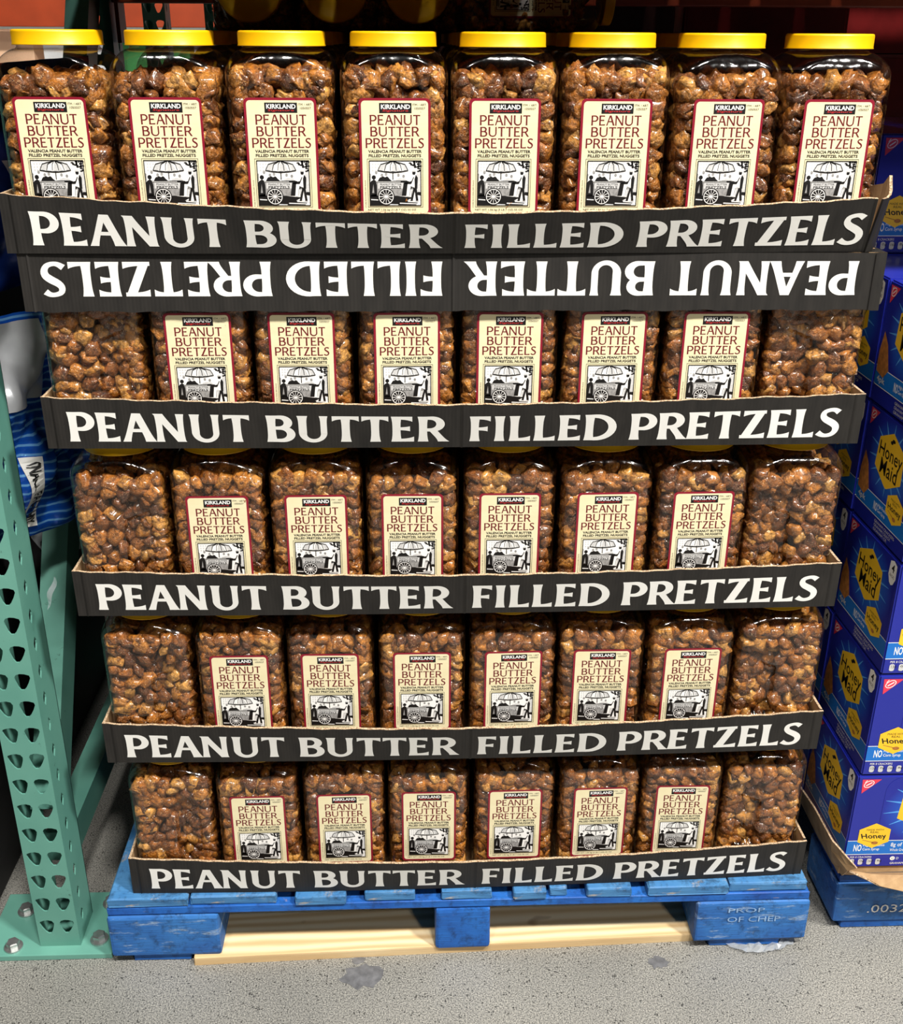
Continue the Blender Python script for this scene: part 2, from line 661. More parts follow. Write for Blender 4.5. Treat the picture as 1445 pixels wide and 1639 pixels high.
def put_line(mb, a, b, w, mat, fmap, lift, w2=None):
    a, b = np.array(a, float), np.array(b, float)
    d = b - a
    d /= np.hypot(*d) + 1e-9
    nn = np.array((-d[1], d[0]))
    w2 = w if w2 is None else w2
    put_poly(mb, [a + nn * w / 2, a - nn * w / 2, b - nn * w2 / 2, b + nn * w2 / 2], mat, fmap, lift)


# ------------------------------------------------------------------ the setting
mb = MB()
mb.box(-6, 6, -5, 9, -0.1, 0, 'concrete')
fl = mb.obj('floor')
tag(fl, 'speckled grey polished concrete floor', 'floor', kind='structure')
mb = MB()
mb.box(-6, 6, 8.4, 8.6, 0, 7, 'wall_paint')
tag(mb.obj('wall_back'), 'pale far wall of the warehouse', 'wall', kind='structure')
rs = random.Random(5)
for (x, y, r) in ((-0.195, -0.062, 0.036), (-0.20, -0.026, 0.012), (0.33, -0.05, 0.018)):
    mb = MB()
    mb.poly([(r * (1 + rs.uniform(-.28, .28)) * 1.0 * math.cos(a * math.pi / 9), r * 0.72 * (1 + rs.uniform(-.3, .3)) * math.sin(a * math.pi / 9), 0) for a in range(18)], 'floor_stain')
    o = mb.obj('floor_stain', fl)
    o.location = (x, y, 0.0006)


# ------------------------------------------------------------------ pallets
def board(name, parent, x0, x1, y0, y1, z0, z1, mat, seed=0, bev=0.003):
    g = 0.0004
    return bevel_box(name, (x1 - x0 - g, y1 - y0 - g, z1 - z0 - g), mat, bev, parent, ((x0 + x1) / 2, (y0 + y1) / 2, (z0 + z1) / 2), 0.0009, seed)


def make_pallet(label, loc, rz, detailed):
    p = thing('wooden_pallet', label, 'pallet', loc, rz, 'blue pallets on the floor')
    W, D = 1.232, 1.016
    # bottom boards
    if detailed:
        board('bottom_board', p, 0.035, 0.136, 0.004, 0.13, 0.0, 0.018, 'blue_paint', 1)
        pine = board('bottom_board', p, 0.140, 1.05, 0.003, 0.143, 0.0, 0.018, 'raw_pine', 2)
        pine.rotation_euler = (0, 0, 0.03)
        board('bottom_board', p, 1.062, 1.19, 0.004, 0.13, 0.0, 0.018, 'blue_paint', 3)
    else:
        board('bottom_board', p, 0.02, 1.2, 0.0, 0.13, 0.0, 0.018, 'blue_paint', 3)
    for k, y in enumerate((0.45, 0.886)):
        board('bottom_board', p, 0.02, 1.2, y, y + 0.13, 0.0, 0.018, 'blue_paint', 4 + k)
    # blocks
    for j, y in enumerate((0.0, 0.44, 0.876)):
        for i, (x0, x1) in enumerate(((0.0, 0.192), (0.568, 0.665), (1.030, W))):
            mt = 'blue_paint_scuffed' if (j == 0 and i != 1) else 'blue_paint'
            board('block', p, x0, x1, y - (0.004 if j == 0 else 0), y + 0.14, 0.0185, 0.108, mt, 10 + i + 3 * j, 0.006)
    # stringer boards
    for j, y in enumerate((0.0, 0.44, 0.876)):
        board('stringer_board', p, 0.002, W - 0.002, y, y + 0.14, 0.1085, 0.1255, 'blue_paint', 20 + j)
    # deck boards: left edge, right edge in metres from the pallet's left end
    spans = [(0.004, 0.142), (0.145, 0.293), (0.326, 0.414), (0.446, 0.533), (0.579, 0.667), (0.704, 0.762), (0.768, 0.799), (0.833, 0.912), (0.940, 1.083), (1.085, 1.224)]
    for k, (a, b) in enumerate(spans):
        board('deck_board', p, a, b, 0.004 * math.sin(k * 2.3), D + 0.002 * math.sin(k), 0.126, 0.145, 'blue_deck', 40 + k)
    return p


PAL = make_pallet('worn blue pallet carrying the black-trayed stack of pretzel jars', (-0.632, -0.019, 0), 0.0, True)
RPAL = make_pallet('blue pallet with stencilled number under the blue biscuit cartons', (0.664, 0.020, 0), 0.0, False)
# stencil on the right pallet block
blk = [c for c in RPAL.children if c.name.startswith('block')][0]
mb = MB()
fm = lambda x, y, l: (x, -0.0735 - l, y)
put_text(mb, '.00325', -0.035, 0.055, -0.022, -0.004, 'print_white', fm)
mb.obj('stencil', blk)
blk = [c for c in PAL.children if c.name.startswith('block')][2]
mb = MB()
fm = lambda x, y, l: (x, -0.0735 - l, y)
put_text(mb, 'PROP', -0.045, 0.02, 0.024, 0.034, 'stencil_paint', fm)
put_text(mb, 'OF CHEP', -0.045, 0.050, 0.002, 0.014, 'stencil_paint', fm)
mb.obj('stencil', blk)

# ------------------------------------------------------------------ jar
JW, JH, PITCH = 0.139, 0.267, 0.1445
HW = JW / 2


def sstep(a, b, x):
    t = min(1, max(0, (x - a) / (b - a)))
    return t * t * (3 - 2 * t)


def jar_ring(a, rc, nf=34, na=9):
    pts = []
    f = a - rc
    dirs = ((0, -1), (1, 0), (0, 1), (-1, 0))
    for d, (nx, ny) in enumerate(dirs):
        tx, ty = -ny, nx
        for i in range(nf):
            s = -f + 2 * f * i / (nf - 1)
            pts.append((nx * a + tx * s, ny * a + ty * s, d, s, 1.0))
        for i in range(1, na):
            t = math.pi / 2 * i / na
            cx = nx * f + tx * f
            cy = ny * f + ty * f
            pts.append((cx + rc * (nx * math.cos(t) + tx * math.sin(t)), cy + rc * (ny * math.cos(t) + ty * math.sin(t)), d, 0, 0.0))
    return pts


def jar_body():
    prof = []
    prof += [(0.0, 0.050, 0.014), (0.0012, 0.0610, 0.019), (0.005, 0.0660, 0.021), (0.012, HW, 0.022)]
    for i in range(1, 46):
        prof.append((0.012 + (0.214 - 0.012) * i / 45, HW, 0.022))
    for i in range(1, 15):
        t = i / 14
        a = HW - (HW - 0.0535) * (1 - math.cos(t * math.pi / 2)) ** 0.9
        z = 0.214 + 0.0305 * math.sin(t * math.pi / 2) ** 0.95
        prof.append((z, a, 0.022 + (a * 0.97 - 0.022) * sstep(0.1, 1.0, t)))
    prof += [(0.2462, 0.0515, 0.050), (0.249, 0.0515, 0.050), (0.2505, 0.0535, 0.052), (0.252, 0.0515, 0.050), (0.262, 0.0515, 0.050)]
    vs, fs = [], []
    n = 0
    for z, a, rc in prof:
        ring = jar_ring(a, rc)
        n = len(ring)
        for x, y, d, s, fl_ in ring:
            if fl_ and 0.014 < z < 0.232:
                arch = 0.217 - (s / 0.05) ** 2 * 0.022
                k = sstep(0.0492, 0.0455, abs(s)) * sstep(0.022, 0.028, z) * sstep(arch, arch - 0.006, z)
                ins = 0.0016 * k
                if d in (1, 3):
                    side = s if d == 1 else -s      # positive towards the jar's back
                    g = sstep(0.003, 0.009, side) * sstep(0.0470, 0.0425, side) * sstep(0.055, 0.062, z) * sstep(0.150 + 0.4 * side, 0.142 + 0.4 * side, z)
                    ins += g * (0.0105 + 0.0022 * math.sin(side * 800))
                nx, ny = ((0, -1), (1, 0), (0, 1), (-1, 0))[d]
                x -= nx * ins
                y -= ny * ins
            vs.append((x, y, z))
    for i in range(len(prof) - 1):
        for j in range(n):
            k = (j + 1) % n
            fs.append((i * n + j, i * n + k, (i + 1) * n + k, (i + 1) * n + j))
    fs.append(tuple(range(n - 1, -1, -1)))
    mb = MB()
    mb.add(vs, fs, 'clear_plastic')
    me = mb.mesh('jar_body', True)
    return me


def lid_mesh():
    mb = MB()
    r = 0.0565
    lathe([(0.0, JH - 0.0012), (0.044, JH - 0.0012), (0.046, JH), (r - 0.0025, JH), (r - 0.0006, JH - 0.0008), (r, JH - 0.003), (r, JH - 0.0165), (r + 0.0006, JH - 0.0172), (r + 0.0006, JH - 0.0182), (r - 0.002, JH - 0.0182), (r - 0.002, JH - 0.006)], 72, mb, 'yellow_lid')
    return mb.mesh('lid', True)


LW, LZ0, LZ1 = 0.092, 0.043, 0.189
LY = -(HW - 0.0016) - 0.0004


def label_meshes():
    def fm(u, v, l):
        return ((u - 0.5) * LW, LY - l, LZ1 - v * (LZ1 - LZ0))
    asp = LW / (LZ1 - LZ0)
    base = MB()
    def rr(m, r):
        return [(x, y * 1.0) for x, y in [(px, py) for px, py in rrect_uv(m, r)]]
    def rrect_uv(mu, r):
        mv = mu * asp
        pts = []
        rv = r * asp
        for cx, cy, a in ((1 - mu - r, 1 - mv - rv, 0), (mu + r, 1 - mv - rv, 90), (mu + r, mv + rv, 180), (1 - mu - r, mv + rv, 270)):
            for i in range(6):
                t = math.radians(a + 90 * i / 5)
                pts.append((cx + r * math.cos(t), cy + rv * math.sin(t)))
        return pts
    put_poly(base, rr(0.0, 0.06)[::-1], 'label_red', fm, 0)
    put_poly(base, rr(0.034, 0.05)[::-1], 'label_cream', fm, 0.00012)
    L = 0.00024
    fr = MB()
    P = lambda pts, mt, k=0: put_poly(fr, pts, mt, fm, L + 0.00007 * k)
    box = lambda u0, u1, v0, v1: [(u0, v1), (u1, v1), (u1, v0), (u0, v0)]
    # ---- lettering
    tx = MB(); fp_ = MB(); bm_ = MB()
    T = lambda s, u0, u1, v0, v1, mt, **k: put_text(tx, s, u0, u1, v1, v0, mt, fm, L + 0.00008, **k)
    put_poly(tx, box(0.285, 0.735, 0.040, 0.124), 'ink_black', fm, L)
    T('KIRKLAND', 0.31, 0.715, 0.052, 0.090, 'ink_white', bold=0.025)
    T('Signature', 0.33, 0.69, 0.094, 0.116, 'ink_red', shear=-0.4)
    T('ITM. / ART.', 0.75, 0.945, 0.046, 0.064, 'ink_black')
    T('1050557', 0.775, 0.925, 0.076, 0.094, 'ink_black')
    for s, u0, u1, v0, v1 in (('PEANUT', 0.15, 0.855, 0.138, 0.222), ('BUTTER', 0.155, 0.845, 0.236, 0.317), ('PRETZELS', 0.085, 0.905, 0.332, 0.415)):
        put_word(tx, s, u0, u1, v1, v0, 'label_maroon', fm, w=0.150, th=0.105, fl=0.12, gap=0.07, lift=L)
    T('VALENCIA PEANUT BUTTER', 0.12, 0.875, 0.431, 0.457, 'ink_black', bold=0.03)
    T('FILLED PRETZEL NUGGETS', 0.125, 0.865, 0.467, 0.493, 'ink_black', bold=0.03)
    put_text(fp_, 'NET WT 1.56 kg (3 LB 7 OZ) 55 OZ', 0.10, 0.79, 0.962, 0.940, 'ink_black', fm, L, bold=0.008)
    # vertical small print
    vs, fs = font_mesh('STORE IN A COOL DRY PLACE', 0.0)
    ax, bx = min(v[0] for v in vs), max(v[0] for v in vs)
    ay, by = min(v[1] for v in vs), max(v[1] for v in vs)
    fp_.add([fm(0.078 - (y - ay) / (by - ay) * 0.018, 0.93 - (x - ax) / (bx - ax) * 0.24, L) for x, y in vs], fs, 'ink_black')
    # ---- picture
    def line_rect(u0, u1, v0, v1, w, mt, k):
        wv = w * asp
        P(box(u0, u1, v0, v0 + wv), mt, k); P(box(u0, u1, v1 - wv, v1), mt, k)
        P(box(u0, u0 + w, v0, v1), mt, k); P(box(u1 - w, u1, v0, v1), mt, k)
    line_rect(0.10, 0.89, 0.506, 0.928, 0.006, 'ink_black', 0)
    x0, x1, y0, y1 = 0.13, 0.862, 0.522, 0.910
    q = lambda pts: [(x0 + a * (x1 - x0), y0 + b * (y1 - y0)) for a, b in pts]
    A = (x1 - x0) / ((y1 - y0) / asp)          # width over height of the picture
    Q = lambda pts, mt, k: P(q(pts)[::1], mt, k)
    Q([(0, 1), (1, 1), (1, 0), (0, 0)], 'ink_white', 1)
    rs = random.Random(3)
    for i in range(4):
        for j in range(3):
            Q([(0.05 + i * .055, .10 + j * .07), (0.05 + i * .055 + .03, .10 + j * .07), (0.05 + i * .055 + .03, .06 + j * .07), (0.05 + i * .055, .06 + j * .07)], 'ink_light_grey', 2)
    Q([(0.88, .72), (1, .72), (1, .2), (.92, .2)], 'ink_light_grey', 2)
    line_rect(x0 - 0.004, x1 + 0.004, y0 - 0.003, y1 + 0.003, 0.011, 'ink_black', 9)
    for i in range(46):                        # tree
        cx, cy = rs.uniform(.70, .99), rs.uniform(.0, .24)
        if cx + (0.24 - cy) * 0.8 > 0.93:
            Q(ngon(cx, max(cy, .03), rs.uniform(.015, .036), rs.uniform(.014, .03), 7, rs.random()), 'ink_black', 3)
    Q([(0, .995), (.90, .995), (.95, .91), (.72, .89), (.84, .82), (.16, .74), (.03, .76), (0, .80)], 'ink_black', 3)   # ground
    for a, b, c, d in ((.02, .86, .16, .875), (.58, .945, .92, .965), (.25, .97, .55, .985), (.74, .905, .99, .93)):
        Q([(a, b + .016), (c, d + .010), (c, d - .008), (a, b - .006)], 'ink_white', 4)
    # left bystanders
    Q([(.0, .80), (.145, .80), (.14, .55), (.125, .45), (.08, .415), (.02, .46), (0, .50)], 'ink_black', 3)
    Q(ngon(.082, .37, .042, .05, 10), 'ink_black', 3)
    Q([(.045, .72), (.085, .72), (.07, .52)], 'ink_grey', 4)
    Q([(.0, .47), (.02, .45), (.03, .30), (.0, .27)], 'ink_grey', 3)
    for cx, cy in ((.56, .32), (.66, .345), (.24, .32), (.13, .26), (.32, .30)):
        Q(ngon(cx, cy, .026, .038, 9), 'ink_grey', 3)
    Q([(.50, .455), (.72, .44), (.70, .40), (.60, .385), (.52, .40)], 'ink_light_grey', 4)
    # cart
    Q([(.14, .78), (.70, .78), (.71, .47), (.14, .47)], 'ink_grey', 4)
    Q([(.16, .62), (.69, .62), (.69, .49), (.16, .49)], 'ink_light_grey', 5)
    Q([(.12, .485), (.76, .485), (.76, .452), (.12, .452)], 'ink_black', 6)
    Q([(.12, .472), (.60, .472), (.60, .463), (.12, .463)], 'ink_white', 7)
    Q([(.62, .78), (.71, .78), (.74, .49), (.66, .49)], 'ink_black', 6)
    pile = [(.16, .455)]
    for i in range(13):
        t = i / 12
        pile.append((.16 + .30 * t, .45 - .10 * math.sin(math.pi * min(1, t * 1.15)) ** .6 + rs.uniform(-.02, .02)))
    pile += [(.72, .44), (.74, .455)]
    Q(pile[::-1], 'ink_black', 5)
    # pole and umbrella
    Q([(.445, .42), (.462, .42), (.462, .2), (.445, .2)], 'ink_black', 5)
    top = [(.455 + .295 * math.cos(math.radians(a)), .215 - .21 * math.sin(math.radians(a))) for a in range(0, 181, 12)]
    scal = []
    for k in range(5):
        a, b = .16 + .118 * k, .16 + .118 * (k + 1)
        for i in range(6):
            t = i / 6
            scal.append((a + (b - a) * t, .215 + .03 * math.sin(math.pi * ((a + (b - a) * t - .16) / .59)) - .012 * math.sin(math.pi * t)))
    Q(top + scal, 'ink_light_grey', 6)
    Q([(.46, .01), (.34, .10), (.30, .225), (.42, .235)], 'ink_white', 7)
    Q([(.47, .01), (.53, .06), (.60, .228), (.66, .225), (.60, .09)], 'ink_white', 7)
    for xa in (.16, .29, .40, .52, .63, .75):
        a = np.array(q([(.455, .006)])[0]); b = np.array(q([(xa, .225)])[0]); mid = (a + b) / 2 + np.array(((xa - .455) * .22, -.012))
        for s, e in ((a, mid), (mid, b)):
            put_line(fr, s, e, .009, 'ink_black', fm, L + 0.00007 * 8)
    Q([(.16, .212), (.30, .235), (.46, .246), (.61, .235), (.75, .212), (.75, .228), (.61, .258), (.46, .272), (.30, .258), (.16, .228)][::-1], 'ink_black', 8)
    for sgn in (0, 1):
        pass
    # wheel
    R = .165
    def ring(r0, r1, mt, k, n=28):
        for i in range(n):
            a, b = 2 * math.pi * i / n, 2 * math.pi * (i + 1) / n
            Q([(.315 + r0 * math.cos(a), .80 + r0 * A * math.sin(a)), (.315 + r1 * math.cos(a), .80 + r1 * A * math.sin(a)), (.315 + r1 * math.cos(b), .80 + r1 * A * math.sin(b)), (.315 + r0 * math.cos(b), .80 + r0 * A * math.sin(b))], mt, k)
    ring(0, R * .9, 'ink_black', 7, 20)
    ring(R * .80, R * .88, 'ink_white', 8); ring(R * .9, R, 'ink_black', 8)
    for i in range(12):
        a = 2 * math.pi * i / 12
        u, v = .315 + R * .8 * math.cos(a), .80 + R * .8 * A * math.sin(a)
        c0, c1 = q([(.315, .80)])[0], q([(u, v)])[0]
        put_line(fr, c0, c1, .0055, 'ink_white', fm, L + 0.00007 * 9)
    Q(ngon(.315, .80, .020, .020 * A, 10), 'ink_white', 10)
    # vendor
    Q(ngon(.862, .272, .032, .046, 10), 'ink_black', 5)
    Q([(.82, .245), (.905, .245), (.89, .20), (.84, .20)], 'ink_light_grey', 6)
    Q([(.79, .64), (.915, .62), (.925, .38), (.895, .31), (.84, .31), (.79, .40), (.68, .455), (.69, .50), (.80, .51)], 'ink_white', 5)
    Q([(.875, .64), (.925, .62), (.938, .38), (.900, .31), (.872, .40)], 'ink_black', 6)
    Q([(.81, .515), (.68, .515), (.68, .485), (.81, .455), (.85, .36), (.865, .37)], 'ink_black', 6)
    Q([(.72, .80), (.84, .80), (.88, .60), (.78, .56)], 'ink_white', 5)
    for u_ in (.765, .80, .835):
        Q([(u_, .78), (u_ + .012, .78), (u_ + .035, .60), (u_ + .022, .60)], 'ink_grey', 6)
    Q([(.79, .89), (.835, .89), (.885, .62), (.85, .60)], 'ink_black', 7)
    Q([(.90, .89), (.945, .89), (.915, .62), (.87, .62)], 'ink_black', 7)
    Q([(.92, .76), (1, .78), (1, .70), (.93, .695)], 'ink_black', 4)
    PT = lambda s, a, b, c, d, mt, **k: put_text(fr, s, *[q([(a, 0)])[0][0], q([(b, 0)])[0][0], q([(0, d)])[0][1], q([(0, c)])[0][1]], mt, fm, L + 0.00007 * 6.5, **k)
    PT('PEANUT BUTTER', .20, .62, .505, .55, 'ink_black')
    PT('PRETZELS', .20, .61, .565, .62, 'ink_black', bold=0.02)
    return base.mesh('label'), tx.mesh('lettering'), fr.mesh('picture'), fp_.mesh('fine_print')


BODY, LID = jar_body(), lid_mesh()
LAB, LET, PIC, FIN = label_meshes()


def make_jar(label, loc, rz, with_label=True, name='pretzel_jar', group='stacked pretzel jars'):
    j = thing(name, label, 'jar', loc, rz, group)
    link('jar_body', BODY, j)
    link('lid', LID, j)
    if with_label:
        lb = link('label', LAB, j)
        link('lettering', LET, lb)
        link('picture', PIC, lb)
        link('fine_print', FIN, lb)
    return j


# ------------------------------------------------------------------ pretzel nuggets
def nugget_arrays(n, seed):
    """pillow nugget: cube grid pushed towards a pillow, crimped at both ends"""
    rr = random.Random(seed)
    idx, vs, fs = {}, [], []

    def vid(p):
        if p not in idx:
            idx[p] = len(vs)
            vs.append(p)
        return idx[p]
    g = [-1 + 2 * i / n for i in range(n + 1)]
    for ax in range(3):
        for s in (-1, 1):
            for i in range(n):
                for j in range(n):
                    q = []
                    for di, dj in ((0, 0), (1, 0), (1, 1), (0, 1)):
                        p = [0, 0, 0]
                        p[ax] = s
                        p[(ax + 1) % 3] = round(g[i + di], 5)
                        p[(ax + 2) % 3] = round(g[j + dj], 5)
                        q.append(vid(tuple(p)))
                    fs.append(q if s > 0 else q[::-1])
    V = np.array(vs, float)
    sph = V / np.linalg.norm(V, axis=1)[:, None]
    P = 0.48 * V * 0.86 + 0.52 * sph
    u = np.abs(V[:, 0])
    P[:, 2] *= (1 - 0.50 * u ** 3)
    P[:, 1] *= (1 + 0.16 * u ** 3)
    ph = [rr.uniform(0, 6.28) for _ in range(9)]
    for k in range(3):
        P[:, k] += 0.085 * np.sin(3.1 * V[:, (k + 1) % 3] + ph[k]) + 0.07 * np.sin(4.3 * V[:, (k + 2) % 3] + ph[k + 3])
    P += np.array([[rr.uniform(-.09, .09) for _ in range(3)] for _ in range(len(P))])
    P *= np.array([0.0158, 0.0130, 0.0112])
    return P, np.array(fs)


HI = [nugget_arrays(4, 100 + i) for i in range(6)]
MID = [nugget_arrays(3, 200 + i) for i in range(6)]
LO = [nugget_arrays(2, 300 + i) for i in range(6)]


def rot_rand(rr):
    a, b, c = rr.uniform(0, 6.283), rr.uniform(-1, 1), rr.uniform(0, 6.283)
    return Matrix.Rotation(a, 3, 'Z') @ Matrix.Rotation(b * 1.2, 3, 'X') @ Matrix.Rotation(c, 3, 'Y')


def jar_points(rr, faces, top=True, full_front=True, inner=True):
    """nugget centres inside one jar; faces = set of directions of the four walls to fill"""
    pts = []
    ztop = rr.uniform(0.205, 0.213)
    wall = HW - 0.0128
    rows = [0.0125 + 0.0180 * i for i in range(12) if 0.0125 + 0.0180 * i < ztop]
    nrm = ((0, -1), (1, 0), (0, 1), (-1, 0))
    for d in faces:
        nx, ny = nrm[d]
        tx, ty = -ny, nx
        for k, z in enumerate(rows):
            m_ = 6
            for i in range(m_):
                s = (-wall + 0.004) + (2 * wall - 0.008) * i / (m_ - 1) + (0.005 if k % 2 else -0.005)
                s = max(-wall, min(wall, s + rr.uniform(-.003, .003)))
                dep = wall - rr.uniform(0, .0035)
                zz = z + rr.uniform(-.004, .004)
                if d in (1, 3):
                    side = s if d == 1 else -s
                    if 0.002 < side < 0.048 and 0.045 < zz < 0.172:
                        dep -= 0.0098
                pts.append((nx * dep + tx * s, ny * dep + ty * s, zz, 'wall', d))
                if inner and rr.random() < 0.8:
                    dep2 = dep - 0.0165
                    s2 = s + rr.uniform(-.008, .008)
                    if abs(s2) < dep2 + 0.01:
                        pts.append((nx * dep2 + tx * s2, ny * dep2 + ty * s2, zz + rr.uniform(-.008, .008), 'in', d))
    if top:
        for i in range(6):
            for j in range(6):
                x = -wall + 2 * wall * i / 5 + rr.uniform(-.005, .005)
                y = -wall + 2 * wall * j / 5 + rr.uniform(-.005, .005)
                x = max(-wall, min(wall, x)); y = max(-wall, min(wall, y))
                e = max(abs(x), abs(y)) / wall
                pts.append((x, y, ztop + rr.uniform(-.005, .007) - 0.004 * e, 'top', 0))
    return pts


class Heap:
    def __init__(self):
        self.V, self.Fq, self.n = [], [], 0

    def add(self, lib, k, M3, sc, pos):
        P, fs = lib[k]
        W = (P * sc) @ M3.T + pos
        self.V.append(W)
        self.Fq.append(fs + self.n)
        self.n += len(P)

    def mesh(self, name):
        V = np.concatenate(self.V).astype(np.float32)
        Fq = np.concatenate(self.Fq).astype(np.int32)
        me = bpy.data.meshes.new(name)
        me.vertices.add(len(V))
        me.vertices.foreach_set('co', V.ravel())
        me.loops.add(Fq.size)
        me.loops.foreach_set('vertex_index', Fq.ravel())
        me.polygons.add(len(Fq))
        me.polygons.foreach_set('loop_start', np.arange(0, Fq.size, 4, dtype=np.int32))
        me.polygons.foreach_set('use_smooth', np.ones(len(Fq), dtype=bool))
        me.materials.append(MATS['pretzel_crust'])
        me.update(calc_edges=True)
        me.validate()
        return me


heap = Heap()
single_meshes = []
for i, (P, fs) in enumerate(HI):
    me = bpy.data.meshes.new('pretzel_nugget')
    me.from_pydata([tuple(p) for p in P], [], [tuple(int(a) for a in f) for f in fs])
    me.polygons.foreach_set('use_smooth', [True] * len(fs))
    me.materials.append(MATS['pretzel_crust'])
    single_meshes.append(me)
SINGLES = []


def fill_jar(loc, rz, seed, faces, lib, top=True, inner=True, singles=0):
    rr = random.Random(seed)
    pts = jar_points(rr, faces, top, True, inner)
    c, s = math.cos(rz), math.sin(rz)
    cand = []
    for p in pts:
        x, y, z, kind, d = p
        X = (loc[0] + c * x - s * y, loc[1] + s * x + c * y, loc[2] + z)
        M3 = rot_rand(rr)
        sc = rr.uniform(0.80, 1.18)
        k = rr.randrange(6)
        # keep the whole nugget inside the jar wall
        E3 = (HI[k][0] * sc) @ np.array(M3).T
        cl, sl = c, s
        ex = E3[:, 0] * cl + E3[:, 1] * sl
        ey = -E3[:, 0] * sl + E3[:, 1] * cl
        lim = HW - 0.0034
        x = min(x, lim - ex.max()); x = max(x, -lim - ex.min())
        y = min(y, lim - ey.max()); y = max(y, -lim - ey.min())
        if kind != 'top' and 0.040 < z < 0.178:
            glim = HW - 0.0165
            if y > 0.000:
                if x > 0: x = min(x, glim - ex.max())
                else: x = max(x, -glim - ex.min())
        z = max(z, 0.0022 - E3[:, 2].min())
        X = (loc[0] + c * x - s * y, loc[1] + s * x + c * y, loc[2] + z)
        show = kind == 'wall' and d == 0 and (abs(x) > 0.038 or z > 0.174) or (kind == 'top' and y < -0.015)
        if singles and show and z > 0.056:
            cand.append(((Vector(X) - cam.location).length - (0.3 if kind == 'wall' else 0), X, M3, sc, k, lib, singles - 1))
        else:
            heap.add(lib, k, np.array(M3), sc, np.array(X))
    SINGLES.extend(cand)


# ------------------------------------------------------------------ trays
TW, TD, TH, TT = 1.17, 1.022, 0.0763, 0.0038


def interp(tab, x):
    for (a, fa), (b, fb) in zip(tab, tab[1:]):
        if x <= b:
            t = (x - a) / (b - a)
            return fa + (fb - fa) * t
    return tab[-1][1]


